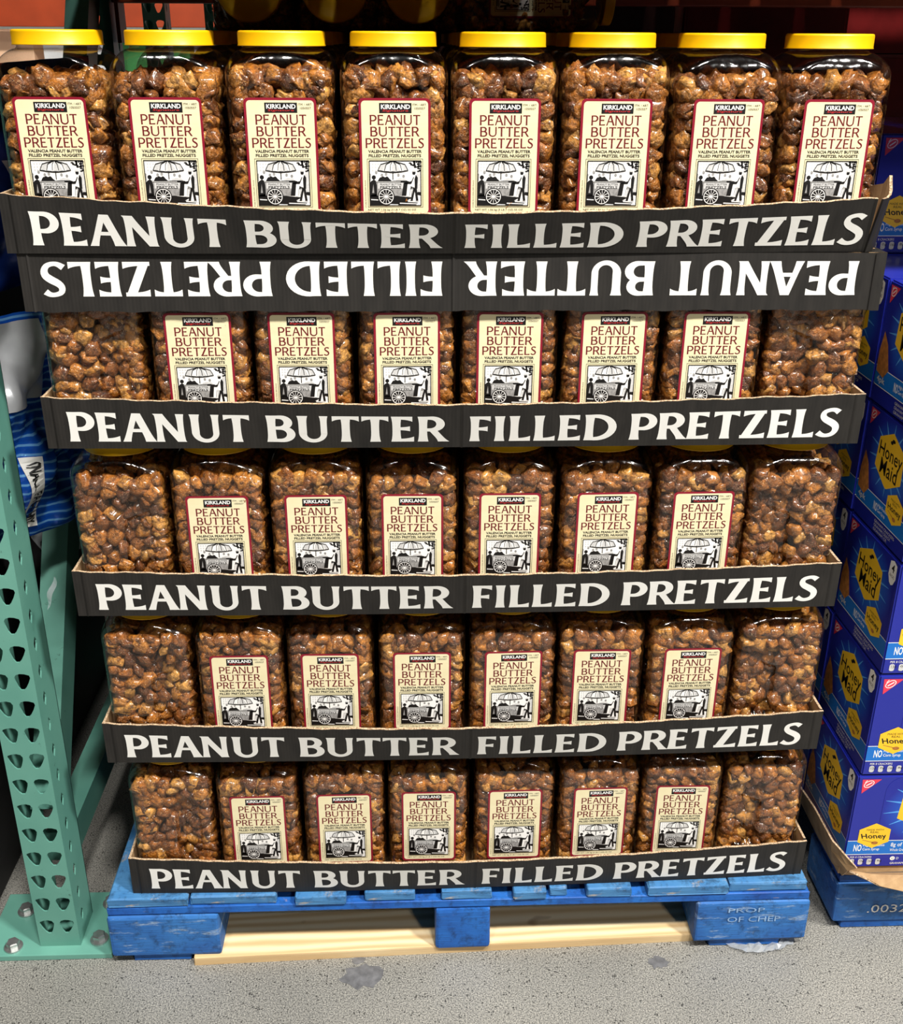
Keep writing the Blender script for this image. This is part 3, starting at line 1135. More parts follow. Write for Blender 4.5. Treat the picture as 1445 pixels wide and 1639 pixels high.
def make_tray(label, loc, rz, theta, bulge, height=TH, sag=0.0, text_dx=0.0, torn=False):
    t = thing('display_tray', label, 'tray', loc, rz, 'black cardboard display trays')
    N, M = 120, 6
    half = TW / 2

    def surf(x, h, l=0.0):
        s = max(-0.5, min(0.5, x / TW))
        th = math.radians(interp(theta, s))
        b = bulge * (1 - (2 * s) ** 2)
        h *= 1 - sag * (1 - abs(2 * s) ** 1.6)
        return (x, -b - h * math.sin(th) - l * math.cos(th), h * math.cos(th) - l * math.sin(th))

    # front panel, both skins and rim
    mb = MB()
    xr = half - (0.020 if torn else 0.0)

    def skin(off, mat, flipn):
        vs = []
        for i in range(N + 1):
            x = -half + (xr + half) * i / N
            for j in range(M + 1):
                h = height * j / M
                if j == M:
                    h += 0.0008 * math.sin(x * 61) + 0.0006 * math.sin(x * 173 + 1)
                vs.append(surf(x, h, off))
        fs = []
        for i in range(N):
            for j in range(M):
                a = i * (M + 1) + j
                q = (a, a + M + 1, a + M + 2, a + 1)
                fs.append(q if not flipn else q[::-1])
        mb.add(vs, fs, mat)
        return vs
    A = skin(0.0, 'black_board', False)
    B = skin(-TT, 'kraft_board', True)
    rim = lambda i: (A[i * (M + 1) + M], B[i * (M + 1) + M])
    for i in range(N):
        a, b = rim(i), rim(i + 1)
        mb.poly([a[0], b[0], b[1], a[1]], 'board_edge')
    for i in (0, N):
        for j in range(M):
            k = i * (M + 1) + j
            mb.poly([A[k], B[k], B[k + 1], A[k + 1]], 'black_board' if torn else 'board_edge')
    fp = mb.obj('front_panel', t)
    # lettering printed on the front panel
    x0, x1 = -0.552 + text_dx, 0.553 + text_dx
    span = x1 - x0
    words = (('PEANUT', 0.0, 0.2324), ('BUTTER', 0.2532, 0.4883), ('FILLED', 0.5143, 0.7051), ('PRETZELS', 0.7225, 1.0))
    for wd, a, b in words:
        lt = MB()
        put_word(lt, wd, x0 + span * a, x0 + span * b, 0.0112, 0.0112 + 0.0450 * height / TH, 'print_white', surf, w=0.205, th=0.115, fl=0.33, gap=0.045, lift=0.0004)
        lt.obj('lettering', fp)
    # seam where the two halves of the front lap over each other
    xe = half - (0.0245 if torn else 0.0155)
    for xa, xb in ((0.003, 0.0065), (-half + 0.013, -half + 0.0155), (xe, xe + 0.0025)):
        sm = MB()
        vs = []
        for j in range(M + 1):
            h = height * j / M
            vs += [surf(xa, h, 0.0003), surf(xb, h, 0.0016)]
        sm.add(vs, [(2 * j, 2 * j + 1, 2 * j + 3, 2 * j + 2) for j in range(M)], 'black_board')
        sm.obj('seam', fp)

    def slab(name, x0, x1, y0, y1, z0, z1, inner):
        """box whose outside is black and whose inside is kraft; inner = index of the kraft face"""
        m2 = MB()
        v = [(x0, y0, z0), (x1, y0, z0), (x1, y1, z0), (x0, y1, z0), (x0, y0, z1), (x1, y0, z1), (x1, y1, z1), (x0, y1, z1)]
        F = {'bottom': (0, 3, 2, 1), 'top': (4, 5, 6, 7), 'front': (0, 1, 5, 4), 'right': (1, 2, 6, 5), 'back': (2, 3, 7, 6), 'left': (3, 0, 4, 7)}
        for k, f in F.items():
            m2.poly([v[i] for i in f], 'kraft_board' if k == inner else ('board_edge' if (k == 'top' and name != 'bottom_panel') else 'black_board'))
        return m2.obj(name, t)
    slab('bottom_panel', -half + TT, half - TT, TT, TD - TT, 0.0, TT, 'top')
    slab('back_panel', -half, half, TD - TT, TD, 0.0, height, 'front')
    slab('side_panel', -half, -half + TT, TT, TD - TT, 0.0, height, 'right')
    if not torn:
        slab('side_panel', half - TT, half, TT, TD - TT, 0.0, height, 'left')
    else:
        # corner burst open: the side wall leans out near the front
        m2 = MB()
        vs, fs = [], []
        # the black skin wraps round from the front panel, then runs back
        path = [(half - 0.0205, -0.0035, 0.019), (half - 0.014, -0.001, 0.017), (half - 0.008, 0.004, 0.014), (half - 0.003, 0.011, 0.012), (half, 0.020, 0.010), (half + 0.001, 0.032, 0.008), (half + 0.001, 0.06, 0.004), (half, 0.11, 0.001), (half, 0.24, 0), (half, 0.5, 0), (half, TD - TT, 0)]
        hh = [0.0725, 0.0735, 0.076, 0.080, 0.098, 0.086, 0.080, 0.078, height, height, height]
        for k, ((px, py, lean), h) in enumerate(zip(path, hh)):
            qx, qy = path[min(k + 1, len(path) - 1)][:2]
            rx_, ry_ = path[max(k - 1, 0)][:2]
            tx_, ty_ = qx - rx_, qy - ry_
            ln = math.hypot(tx_, ty_)
            nx_, ny_ = ty_ / ln, -tx_ / ln         # outward
            vs += [(px - nx_ * TT, py - ny_ * TT, 0.0), (px - nx_ * TT + nx_ * lean, py - ny_ * TT + ny_ * lean, h), (px, py, 0.0), (px + nx_ * lean, py + ny_ * lean, h)]
        for k in range(len(path) - 1):
            a, b = 4 * k, 4 * k + 4
            m2.poly([vs[a], vs[b], vs[b + 1], vs[a + 1]], 'kraft_board')
            m2.poly([vs[a + 2], vs[a + 3], vs[b + 3], vs[b + 2]], 'black_board')
            m2.poly([vs[a + 1], vs[b + 1], vs[b + 3], vs[a + 3]], 'board_edge')
        m2.poly([vs[0], vs[1], vs[3], vs[2]], 'black_board')
        m2.obj('side_panel', t)
    return t


DX = [0.0, -0.0114, -0.0231, -0.0303, -0.0432]
BASE = [0.1455 + 0.2718 * k for k in range(5)]
BASE[4] += 0.0045
YAW = [0.008, 0.001, -0.002, -0.006, 0.0]
def bow(mid, left=0.0, right=0.0, p=1.6):
    tab = []
    for i in range(-10, 11):
        s = i / 20
        e = left if s < 0 else right
        tab.append((s, e + (mid - e) * (1 - abs(2 * s) ** p)))
    return tab
THETA = [bow(14, 1, 3), bow(15, 1, 2), bow(12, 1, 2), bow(13, 1, 2), bow(24, 1, 14)]
SAG = [0.03, 0.03, 0.03, 0.08, 0.21]
BULGE = [0.010, 0.008, 0.007, 0.005, 0.006]
TIER = ['lowest', 'second-lowest', 'middle', 'second-highest', 'topmost']
ORD = ['first', 'second', 'third', 'fourth', 'fifth', 'sixth', 'seventh', 'eighth']
TRAYS = []
for k in range(5):
    tr = make_tray(f'{TIER[k]} black tray with white lettering holding a layer of pretzel jars', (DX[k], 0, BASE[k]), YAW[k], THETA[k], BULGE[k], sag=SAG[k], text_dx=0.003 if k == 4 else 0.0, torn=(k == 4))
    TRAYS.append(tr)
# the upside-down tray that caps the second-highest layer
inv = make_tray('upside-down black tray with inverted white lettering capping the second-highest jars', (-0.0325, -0.001, BASE[4] - 0.0004), 0.0, bow(0, 0, 0), 0.0, height=0.0785, text_dx=0.004)
inv.rotation_euler = (0, math.pi, YAW[3])

# ------------------------------------------------------------------ jars in the trays
rj = random.Random(11)
for k in range(5):
    nrows = 7 if k == 4 else 2
    cy_, sy_ = math.cos(YAW[k]), math.sin(YAW[k])
    for r in range(nrows):
        for i in range(8):
            if k == 4 and r > 0 and i in (0, 7):
                continue
            if k == 4 and r > 2 and not (1 <= i <= 6):
                continue
            turned = k < 4 and i in (0, 7)
            ys = 0.0062 + HW + PITCH * r + rj.uniform(0, 0.001)
            xs = (i - 3.5) * PITCH + rj.uniform(-0.0008, 0.0008)
            x = DX[k] + xs * cy_ - ys * sy_
            y = xs * sy_ + ys * cy_
            z = BASE[k] + TT + 0.0006
            rz = math.radians(rj.uniform(-1.2, 1.2))
            if turned:
                rz += -math.pi / 2 if i == 0 else math.pi / 2
            if r == 0:
                pre = 'sideways pretzel jar' if turned else 'yellow-lidded pretzel jar'
                lab = f'{pre}, front row of the {TIER[k]} tray, {ORD[i]} from the teal rack upright'
            else:
                lab = f'pretzel jar in the {ORD[r]} row of the {TIER[k]} tray, {ORD[i]} from the teal upright'
            make_jar(lab, (x, y, z), rz)
            seed = 1000 * k + 50 * r + i
            if r == 0:
                # walls seen from the front: local wall 0 faces -Y when not turned
                if turned:
                    faces = (1, 0, 2) if i == 0 else (3, 0, 2)
                else:
                    faces = (0, 1, 3)
                fill_jar((x, y, z), rz, seed, faces, MID if k >= 2 else LO, True, True, i + 1 if k == 4 else 0)
            elif r <= 1 or k == 4 and r == 2:
                fill_jar((x, y, z), rz, seed, ((0,) if not turned else ((1,) if i == 0 else (3,))), LO, True, False)
            else:
                fill_jar((x, y, z), rz, seed, (0,), LO, True, False)

# jars lying on top of the topmost layer
zl = BASE[4] + TT + 0.0006 + JH + HW + 0.0006
for n_, cx in enumerate((-0.364, -0.220, -0.078)):
    j = make_jar(f'pretzel jar lying on the topmost jars with lid forward, {ORD[n_]} of three from the upright', (cx, 0.57 + JH, zl), 0, True, group='pretzel jars lying on top of the stack')
    j.rotation_euler = (math.pi / 2, 0, 0)
    heapM = Matrix.Rotation(math.pi / 2, 3, 'X')
    rr = random.Random(70 + n_)
    for p in jar_points(rr, (0, 1, 3), True, True, False):
        X = heapM @ Vector(p[:3]) + j.location
        heap.add(LO, rr.randrange(6), np.array(rot_rand(rr)), 1.0, np.array(X))
j = make_jar('pretzel jar lying crosswise on the topmost jars with lid toward the biscuit cartons', (0.003, 0.60 + HW, zl), 0, True, group='pretzel jars lying on top of the stack')
MX = Matrix.Rotation(math.pi / 2, 3, 'Y') @ Matrix.Rotation(0.0, 3, 'Z')
j.rotation_euler = MX.to_euler()
rr = random.Random(79)
for p in jar_points(rr, (0, 1, 3), True, True, False):
    X = MX @ Vector(p[:3]) + j.location
    heap.add(LO, rr.randrange(6), np.array(rot_rand(rr)), 1.0, np.array(X))

SINGLES.sort(key=lambda q: q[0])
for _, X, M3, sc, k, lib, ji in SINGLES[300:]:
    heap.add(lib, k, np.array(M3), sc, np.array(X))
tag(link('pretzel_nuggets', heap.mesh('pretzel_nuggets')), 'heaped glossy brown pretzel nuggets filling the clear jars', 'pretzel nuggets', kind='stuff')
proto = None
for _, X, M3, sc, k, lib, ji in SINGLES[:300]:
    o = bpy.data.objects.new('pretzel_nugget', single_meshes[k])
    COL.objects.link(o)
    mm = M3.to_4x4() @ Matrix.Scale(sc, 4)
    mm.translation = Vector(X)
    o.matrix_world = mm
    tag(o, f'glossy pretzel nugget inside the topmost-tray jar {ORD[ji]} from the teal upright, against its clear wall', 'pretzel nugget', 'pretzel nuggets in the topmost jars')


# ------------------------------------------------------------------ rack
def holed_face(mb, origin, ux, uz, nrm, width, z0, z1, cols, pitch, outline, thick, mat, zoff=0.0):
    """sheet in the plane (ux,uz) with rows of punched holes; the hole has real wall thickness"""
    O, UX, UZ, NN = (Vector(q) for q in (origin, ux, uz, nrm))
    def pt(a, b, d=0.0):
        return tuple(O + UX * a + UZ * b - NN * d)
    cw = width / cols
    rows = int((z1 - z0) / pitch)
    n = len(outline)
    for r in range(rows):
        for c in range(cols):
            cx, cz = cw * (c + 0.5), z0 + pitch * (r + 0.5)
            mir = -1 if c >= cols / 2 and cols > 1 else 1
            hole = [(cx + mir * a, cz + b + zoff) for a, b in outline]
            if mir < 0:
                hole = hole[::-1]
            x0, x1, b0, b1 = cw * c, cw * (c + 1), z0 + pitch * r, z0 + pitch * (r + 1)
            rect = [(x0, b0), (x1, b0), (x1, b1), (x0, b1)]
            flat = rect + hole
            for tri in tessellate_polygon([[Vector((p[0], p[1], 0)) for p in rect], [Vector((p[0], p[1], 0)) for p in hole]]):
                mb.poly([pt(*flat[i]) for i in tri], mat)
            for i in range(n):
                k = (i + 1) % n
                mb.poly([pt(*hole[i]), pt(*hole[k]), pt(*hole[k], thick), pt(*hole[i], thick)], mat)
    zt = z0 + rows * pitch
    if zt < z1 - 1e-5:
        mb.poly([pt(0, zt), pt(width, zt), pt(width, z1), pt(0, z1)], mat)


TEAR = [(0.0045, -0.0135), (0.0075, -0.0085), (0.0105, 0.001), (0.0112, 0.006), (0.0085, 0.0105), (0.003, 0.0122), (-0.003, 0.0118), (-0.0095, 0.0095), (-0.0105, 0.0055), (-0.0075, -0.002), (-0.0030, -0.010), (0.0005, -0.0135)]
DIAM = [(0.0, -0.0115), (0.0048, -0.002), (0.0048, 0.0035), (0.0, 0.0115), (-0.0048, 0.0035), (-0.0048, -0.002)]


TEAR = [(a * 1.16, b * 1.16) for a, b in TEAR]
DIAM = [(a * 1.35, b * 1.2) for a, b in DIAM]


def make_column(parent, x, y, top, face=True, facing=-1):
    """C-section column, front face at y, from x to x+0.071"""
    w, d = 0.071, 0.080
    mb = MB()
    ysg = 1 if facing < 0 else -1
    holed_face(mb, (x, y, 0.012), (1, 0, 0), (0, 0, 1), (0, -ysg, 0), w, 0.02, top, 2, 0.0508, TEAR, 0.0025, 'teal_paint')
    mb.poly([(x, y, 0.012), (x + w, y, 0.012), (x + w, y, 0.032), (x, y, 0.032)], 'teal_paint')
    holed_face(mb, (x + w, y, 0.012), (0, ysg, 0), (0, 0, 1), (1, 0, 0), d, 0.02, top, 1, 0.0508, [(a - 0.010, b) for a, b in DIAM], 0.0025, 'teal_paint')
    mb.poly([(x + w, y, 0.012), (x + w, y + ysg * d, 0.012), (x + w, y + ysg * d, 0.032), (x + w, y, 0.032)], 'teal_paint')
    mb.poly([(x, y, 0.012), (x, y + ysg * d, 0.012), (x, y + ysg * d, top + 0.012), (x, y, top + 0.012)], 'teal_paint')
    # return lips and inner skin
    yy = y + ysg * d
    mb.box(x + w - 0.014, x + w, min(yy, yy - ysg * 0.002), max(yy, yy - ysg * 0.002), 0.012, top, 'teal_paint')
    mb.box(x, x + 0.014, min(yy, yy - ysg * 0.002), max(yy, yy - ysg * 0.002), 0.012, top, 'teal_paint')
    return mb.obj('column', parent)


def make_plate(parent, x0, x1, y0, y1):
    pl = bevel_box('base_plate', (x1 - x0, y1 - y0, 0.0115), 'teal_paint', 0.0015, parent, ((x0 + x1) / 2, (y0 + y1) / 2, 0.006))
    return pl


def bolt(parent, x, y, big=True, rz=0.3):
    mb = MB()
    lathe([(0, 0.0), (0.016, 0.0), (0.016, 0.003), (0.0, 0.003)], 20, mb, 'zinc')
    vs = []
    for z, r in ((0.003, 0.0115), (0.0125, 0.0115), (0.0145, 0.0098)):
        vs += [(r * math.cos(rz + i * math.pi / 3), r * math.sin(rz + i * math.pi / 3), z) for i in range(6)]
    fs = []
    for k in range(2):
        for i in range(6):
            fs.append((k * 6 + i, k * 6 + (i + 1) % 6, k * 6 + 6 + (i + 1) % 6, k * 6 + 6 + i))
    fs.append(tuple(range(12, 18)))
    mb.add(vs, fs, 'zinc')
    o = mb.obj('anchor_bolt', parent)
    o.location = (x, y, 0.006)
    return o


def bar(name, parent, a, b, w, d, mat, side=(1, 0, 0)):
    """rectangular bar from a to b: d along side, w across"""
    a, b, s = Vector(a), Vector(b), Vector(side)
    n = (b - a).normalized().cross(s).normalized()
    mb = MB()
    vs = []
    for p in (a, b):
        for i, j in ((-1, -1), (1, -1), (1, 1), (-1, 1)):
            vs.append(tuple(p + s * (d / 2 * i) + n * (w / 2 * j)))
    mb.add(vs, [(0, 1, 2, 3), (7, 6, 5, 4), (0, 4, 5, 1), (1, 5, 6, 2), (2, 6, 7, 3), (3, 7, 4, 0)], mat)
    return mb.obj(name, parent)


RACK = thing('rack_upright', 'teal steel rack upright frame with teardrop holes beside the pretzel stack', 'rack', (0, 0, 0), 0, 'pallet rack parts')
make_column(RACK, -0.768, 0.0135, 2.3)
make_column(RACK, -0.768, 1.045, 2.3, facing=1)
p1 = make_plate(RACK, -0.865, -0.637, -0.008, 0.145)
for x, y in ((0.084, -0.043), (-0.064, -0.056), (-0.068, 0.030), (0.084, 0.045)):
    bolt(p1, x, y, rz=x * 9)
p2 = make_plate(RACK, -0.865, -0.637, 0.93, 1.085)
bx = -0.7325
bar('horizontal_brace', RACK, (bx, 0.09, 0.170), (bx, 0.97, 0.170), 0.062, 0.045, 'teal_paint')
bar('diagonal_brace', RACK, (bx, 0.075, 0.27), (bx, 0.97, 1.66), 0.068, 0.045, 'teal_paint')
bar('horizontal_brace', RACK, (bx, 0.09, 1.78), (bx, 0.97, 1.78), 0.05, 0.045, 'teal_paint')


def make_beam(label, y, z0, z1, x0=-0.695, x1=1.95, mat='orange_paint', d=0.045):
    b = thing('rack_beam', label, 'rack beam', (0, 0, 0), 0, 'pallet rack parts')
    o = bevel_box('beam_box', (x1 - x0, d, z1 - z0), mat, 0.003, b, ((x0 + x1) / 2, y, (z0 + z1) / 2))
    for xx in (x0 + 0.004, x1 - 0.004):
        bevel_box('end_plate', (0.008, 0.055, z1 - z0 + 0.09), mat, 0.001, b, (xx + (0.006 if xx < 0 else -0.006), y, (z0 + z1) / 2 - 0.03))
    return b


make_beam('orange front beam of the shelf over the pretzel stack', 0.040, 1.575, 1.735)
make_beam('orange rear beam of the rack behind the pretzel stack', 1.000, 1.562, 1.695)
sh = thing('unseen_shade_deck', 'unseen plank deck on the orange beams, placed to shade the back of the stack', 'shelf', (0, 0, 0), 0, 'pallet rack parts')  # deck out of view, placed to block lamplight from the rows behind
for i in range(16):
    x0 = -0.68 + i * 0.163
    bevel_box('plank', (0.158, 1.02, 0.02), 'timber_dark', 0.002, sh, (x0 + 0.08, 0.53, 1.748))

sh = thing('unseen_shade_deck', 'unseen plank deck added over the next rack row to keep its goods shaded', 'shelf', (0, 0, 0), 0, 'pallet rack parts')  # added out of view to keep the next row in shade
for i in range(22):
    bevel_box('plank', (0.158, 1.34, 0.02), 'timber_dark', 0.002, sh, (-1.72 + i * 0.163, 1.72, 1.80))
sh = thing('unseen_shade_deck', 'unseen plank deck added over the snack bag bay to keep it dark', 'shelf', (0, 0, 0), 0, 'pallet rack parts')  # added out of view so the neighbouring bay stays dark
for i in range(6):
    bevel_box('plank', (0.158, 1.02, 0.02), 'timber_dark', 0.002, sh, (-1.76 + i * 0.163, 0.53, 1.748))

bevel_box('plank', (0.17, 0.83, 0.02), 'timber_dark', 0.002, sh, (-0.775, 0.53, 1.748))  # filler closing a gap where light leaked onto the rear column

# ------------------------------------------------------------------ biscuit cartons
BW, BD, BH = 0.260, 0.205, 0.1985


def carton_meshes():
    body = MB()
    bm = bmesh.new()
    bmesh.ops.create_cube(bm, size=1.0)
    bmesh.ops.scale(bm, vec=(BW - 0.001, BD - 0.001, BH - 0.001), verts=bm.verts)
    bmesh.ops.translate(bm, vec=(BW / 2, BD / 2, BH / 2), verts=bm.verts)
    bmesh.ops.bevel(bm, geom=bm.edges[:], offset=0.0025, segments=2, affect='EDGES')
    bme = bpy.data.meshes.new('carton')
    bm.to_mesh(bme)
    bm.free()
    bme.materials.append(MATS['carton_blue'])

    def face_print(fm, W, front):
        g = MB(); a = MB()
        H = BH
        hx = W * 0.5
        # glow behind the badge
        put_poly(g, rrect(W * 0.12 if not front else W * 0.2, W * 0.94, H * 0.26, H * 0.985, 0.03, 6), 'carton_glow', fm, 0.0004)
        L = 0.0005
        hc = (0.131 if front else W * 0.50, H * 0.66)
        rx, ry = (0.050, 0.046)
        for k in range(14):
            t = 2 * math.pi * k / 14 + 0.2
            p0 = (hc[0] + rx * 0.8 * math.cos(t), hc[1] + ry * 0.8 * math.sin(t))
            p1 = (hc[0] + rx * 1.55 * math.cos(t), hc[1] + ry * 1.32 * math.sin(t))
            if p1[1] < H - 0.003 and 0.004 < p1[0] < W - 0.004:
                put_line(a, p0, p1, 0.005, 'carton_ray', fm, L, 0.0006)
        hexp = lambda c, x, y: [(c[0] + x * q, c[1] + y * r) for q, r in ((0, 1), (0.93, 0.56), (1, -0.5), (0.08, -1), (-0.05, -1), (-1, -0.5), (-0.93, 0.56))][::-1]
        put_poly(a, hexp(hc, rx, ry), 'carton_yellow', fm, L + 0.0001)
        put_text(a, 'Honey', hc[0] - 0.042, hc[0] + 0.044, hc[1] - 0.008, hc[1] + 0.022, 'ink_black', fm, L + 0.0002, bold=0.01)
        put_text(a, 'Maid', hc[0] - 0.030, hc[0] + 0.034, hc[1] - 0.029, hc[1] - 0.003, 'ink_black', fm, L + 0.0002, bold=0.01)
        put_poly(a, ngon(hc[0] + 0.004, hc[1] + 0.034, 0.006, 0.003, 8, 0.4), 'ink_black', fm, L + 0.0002)
        put_poly(a, ngon(hc[0] - 0.002, hc[1] + 0.030, 0.005, 0.003, 8, 0.4), 'ink_black', fm, L + 0.0002)
        # red corner triangle
        put_poly(a, [(0.008, H - 0.007), (0.010, H - 0.036), (0.041, H - 0.007)], 'carton_red', fm, L)
        ov = ngon(0.0203, H - 0.0165, 0.0090, 0.0058, 18)
        ca, sa = math.cos(0.6), math.sin(0.6)
        ov = [(0.0203 + (x - 0.0203) * ca - (y - H + 0.0165) * sa, H - 0.0165 + (x - 0.0203) * sa + (y - H + 0.0165) * ca) for x, y in ov]
        for i in range(18):
            put_line(a, ov[i], ov[(i + 1) % 18], 0.0014, 'ink_white', fm, L + 0.0001)
        put_line(a, (0.0155, H - 0.020), (0.0255, H - 0.013), 0.0020, 'ink_white', fm, L + 0.0001)
        put_line(a, (0.0165, H - 0.0085), (0.0130, H - 0.0135), 0.0012, 'ink_white', fm, L + 0.0001)
        # pack badge
        bc = (W - 0.024, H - 0.026)
        put_poly(a, [(bc[0] + 0.013 * q, bc[1] + 0.021 * r) for q, r in ((-0.9, 0.8), (0, 1), (0.9, 0.8), (1, -0.3), (0.5, -0.85), (0, -1), (-0.5, -0.85), (-1, -0.3))][::-1], 'ink_white', fm, L)
        put_text(a, '4', bc[0] - 0.005, bc[0] + 0.005, bc[1] + 0.001, bc[1] + 0.015, 'ink_black', fm, L + 0.0001, bold=0.02)
        put_text(a, 'PACKS', bc[0] - 0.008, bc[0] + 0.008, bc[1] - 0.008, bc[1] - 0.003, 'ink_black', fm, L + 0.0001)
        # band
        put_poly(a, [(0.0025, 0.030), (W - 0.0025, 0.030), (W - 0.0025, 0.060), (0.0025, 0.060)], 'carton_band', fm, L)
        for yy in (0.030, 0.060):
            put_line(a, (0.0025, yy), (W - 0.0025, yy), 0.0012, 'ink_white', fm, L + 0.0001)
        bx_ = 0.015 if front else W * 0.36
        put_text(a, 'NO', bx_, bx_ + 0.014, 0.037, 0.052, 'ink_white', fm, L + 0.0001, bold=0.02)
        put_text(a, 'High Fructose', bx_ + 0.016, bx_ + 0.054, 0.046, 0.053, 'ink_white', fm, L + 0.0001, bold=0.01)
        put_text(a, 'Corn Syrup', bx_ + 0.016, bx_ + 0.046, 0.037, 0.0445, 'ink_white', fm, L + 0.0001, bold=0.01)
        if front:
            put_text(a, '8g of', 0.080, 0.100, 0.044, 0.055, 'ink_white', fm, L + 0.0001, bold=0.01)
            put_text(a, 'Whole Grain', 0.080, 0.108, 0.036, 0.042, 'ink_white', fm, L + 0.0001)
        # real-honey badge
        kc = (0.047, 0.071) if front else (W * 0.72, 0.066)
        kx, ky = (0.0275, 0.027) if front else (0.030, 0.026)
        put_poly(a, [(kc[0] + kx * q, kc[1] + ky * r) for q, r in ((0, 1), (1, 0.5), (1, -0.5), (0, -1), (-1, -0.5), (-1, 0.5))][::-1], 'carton_yellow', fm, L + 0.0002)
        put_text(a, 'MADE WITH', kc[0] - kx * 0.55, kc[0] + kx * 0.55, kc[1] + ky * 0.42, kc[1] + ky * 0.55, 'ink_black', fm, L + 0.0003)
        put_text(a, 'REAL', kc[0] - kx * 0.28, kc[0] + kx * 0.28, kc[1] + ky * 0.22, kc[1] + ky * 0.36, 'ink_black', fm, L + 0.0003)
        put_text(a, 'Honey', kc[0] - kx * 0.8, kc[0] + kx * 0.8, kc[1] - ky * 0.34, kc[1] + ky * 0.17, 'ink_black', fm, L + 0.0003, bold=0.02, shear=-0.3)
        put_line(a, (kc[0] - kx * 0.7, kc[1] - ky * 0.33), (kc[0] + kx * 0.05, kc[1] - ky * 0.55), 0.0012, 'cracker', fm, L + 0.0003)
        put_poly(a, ngon(kc[0] + kx * 0.12, kc[1] - ky * 0.58, 0.006, 0.0035, 10), 'cracker', fm, L + 0.0003)
        # crackers
        if not front:
            put_poly(a, [(0.012, 0.118), (0.003, 0.085), (0.003, 0.052), (0.030, 0.046), (0.046, 0.062), (0.030, 0.100)], 'cracker', fm, L + 0.0002)
            put_text(a, '4pk', 0.010, 0.040, 0.034, 0.047, 'ink_light_grey', fm, L + 0.0004, bold=0.02)
            for q in range(3):
                put_text(a, 'GRAHAM CRACKERS'[:15 - 3 * q], W * 0.42, W * 0.80 - 0.012 * q, 0.020 - 0.007 * q, 0.025 - 0.007 * q, 'ink_light_grey', fm, L)
        else:
            put_text(a, 'PER 8 CRACKERS', 0.012, 0.050, 0.022, 0.026, 'ink_white', fm, L)
            for q in range(4):
                put_poly(a, rrect(0.012 + 0.0155 * q, 0.0203 + 0.0155 * q, 0.007, 0.020, 0.003, 3), 'ink_light_grey', fm, L)
                put_text(a, ('130', '0g', '160', '8g')[q], 0.0145 + 0.0155 * q, 0.023 + 0.0155 * q, 0.0125, 0.0175, 'ink_black', fm, L + 0.0001)
            put_poly(a, ngon(0.088, 0.020, 0.0045, 0.0045, 14), 'ink_white', fm, L)
            put_text(a, 'U', 0.0865, 0.0895, 0.0175, 0.0225, 'ink_black', fm, L + 0.0001)
            put_text(a, 'D', 0.095, 0.099, 0.0175, 0.0225, 'ink_white', fm, L)
            put_text(a, 'GRAHAMS', 0.085, 0.112, 0.007, 0.0115, 'ink_white', fm, L)
            put_text(a, '4 - 14.4 OZ', 0.122, 0.160, 0.014, 0.021, 'ink_white', fm, L)
        return g, a
    ff = lambda x, y, l: (x, 0.0005 - l, y)
    fs_ = lambda x, y, l: (0.0005 - l, BD - x, y)
    gf, af = face_print(ff, BW, True)
    gs, as_ = face_print(fs_, BD, False)
    return bme, gf.mesh('front_glow'), af.mesh('front_artwork'), gs.mesh('side_glow'), as_.mesh('side_artwork')


CB, CGF, CAF, CGS, CAS = carton_meshes()
ROWN = ['first', 'second', 'third', 'fourth']
rc = random.Random(4)
for tier in range(6):
    for row in range(4):
        if tier == 5 and row < 2:
            continue
        x = 0.656 + rc.uniform(-0.003, 0.003) + (0.040 if tier == 5 else 0)
        y = 0.000 + row * (BD + 0.002)
        z = 0.1605 + tier * 0.1998
        c = thing('biscuit_carton', f'blue biscuit carton with yellow badge, {ORD[tier]} layer up, {ROWN[row]} carton back from the aisle', 'carton', (x, y, z), rc.uniform(-0.006, 0.006), 'blue biscuit cartons')
        b = link('carton', CB, c)
        link('front_glow', CGF, b); link('front_artwork', CAF, b)
        link('side_glow', CGS, b); link('side_artwork', CAS, b)

# kraft tray the cartons stand in, its front lip torn and folded down
kt = thing('kraft_tray', 'torn kraft cardboard tray under the blue biscuit cartons', 'cardboard', (0, 0, 0))
mb = MB()
mb.box(0.652, 0.99, 0.004, 0.84, 0.1455, 0.1590, 'kraft_board')
mb.obj('base_sheet', kt)


def sheet(rows, mat, name, parent, thick=0.003):
    mb = MB()
    n = len(rows[0])
    V = [Vector(p) for r in rows for p in r]
    nr = len(rows)
    nor = []
    for i in range(nr):
        for j in range(n):
            a = V[min(i + 1, nr - 1) * n + j] - V[max(i - 1, 0) * n + j]
            b = V[i * n + min(j + 1, n - 1)] - V[i * n + max(j - 1, 0)]
            q = a.cross(b)
            nor.append(q.normalized() if q.length > 1e-9 else Vector((0, 0, 1)))
    W = [v + k * thick for v, k in zip(V, nor)]
    fs = [(i * n + j, i * n + j + 1, (i + 1) * n + j + 1, (i + 1) * n + j) for i in range(nr - 1) for j in range(n - 1)]
    mb.add(V, fs, mat)
    mb.add(W, [f[::-1] for f in fs], mat)
    loop = [j for j in range(n)] + [i * n + n - 1 for i in range(1, nr)] + [(nr - 1) * n + j for j in range(n - 2, -1, -1)] + [i * n for i in range(nr - 2, 0, -1)]
    for k in range(len(loop)):
        a, b = loop[k], loop[(k + 1) % len(loop)]
        mb.poly([V[a], V[b], W[b], W[a]], 'board_edge')
    return mb.obj(name, parent)


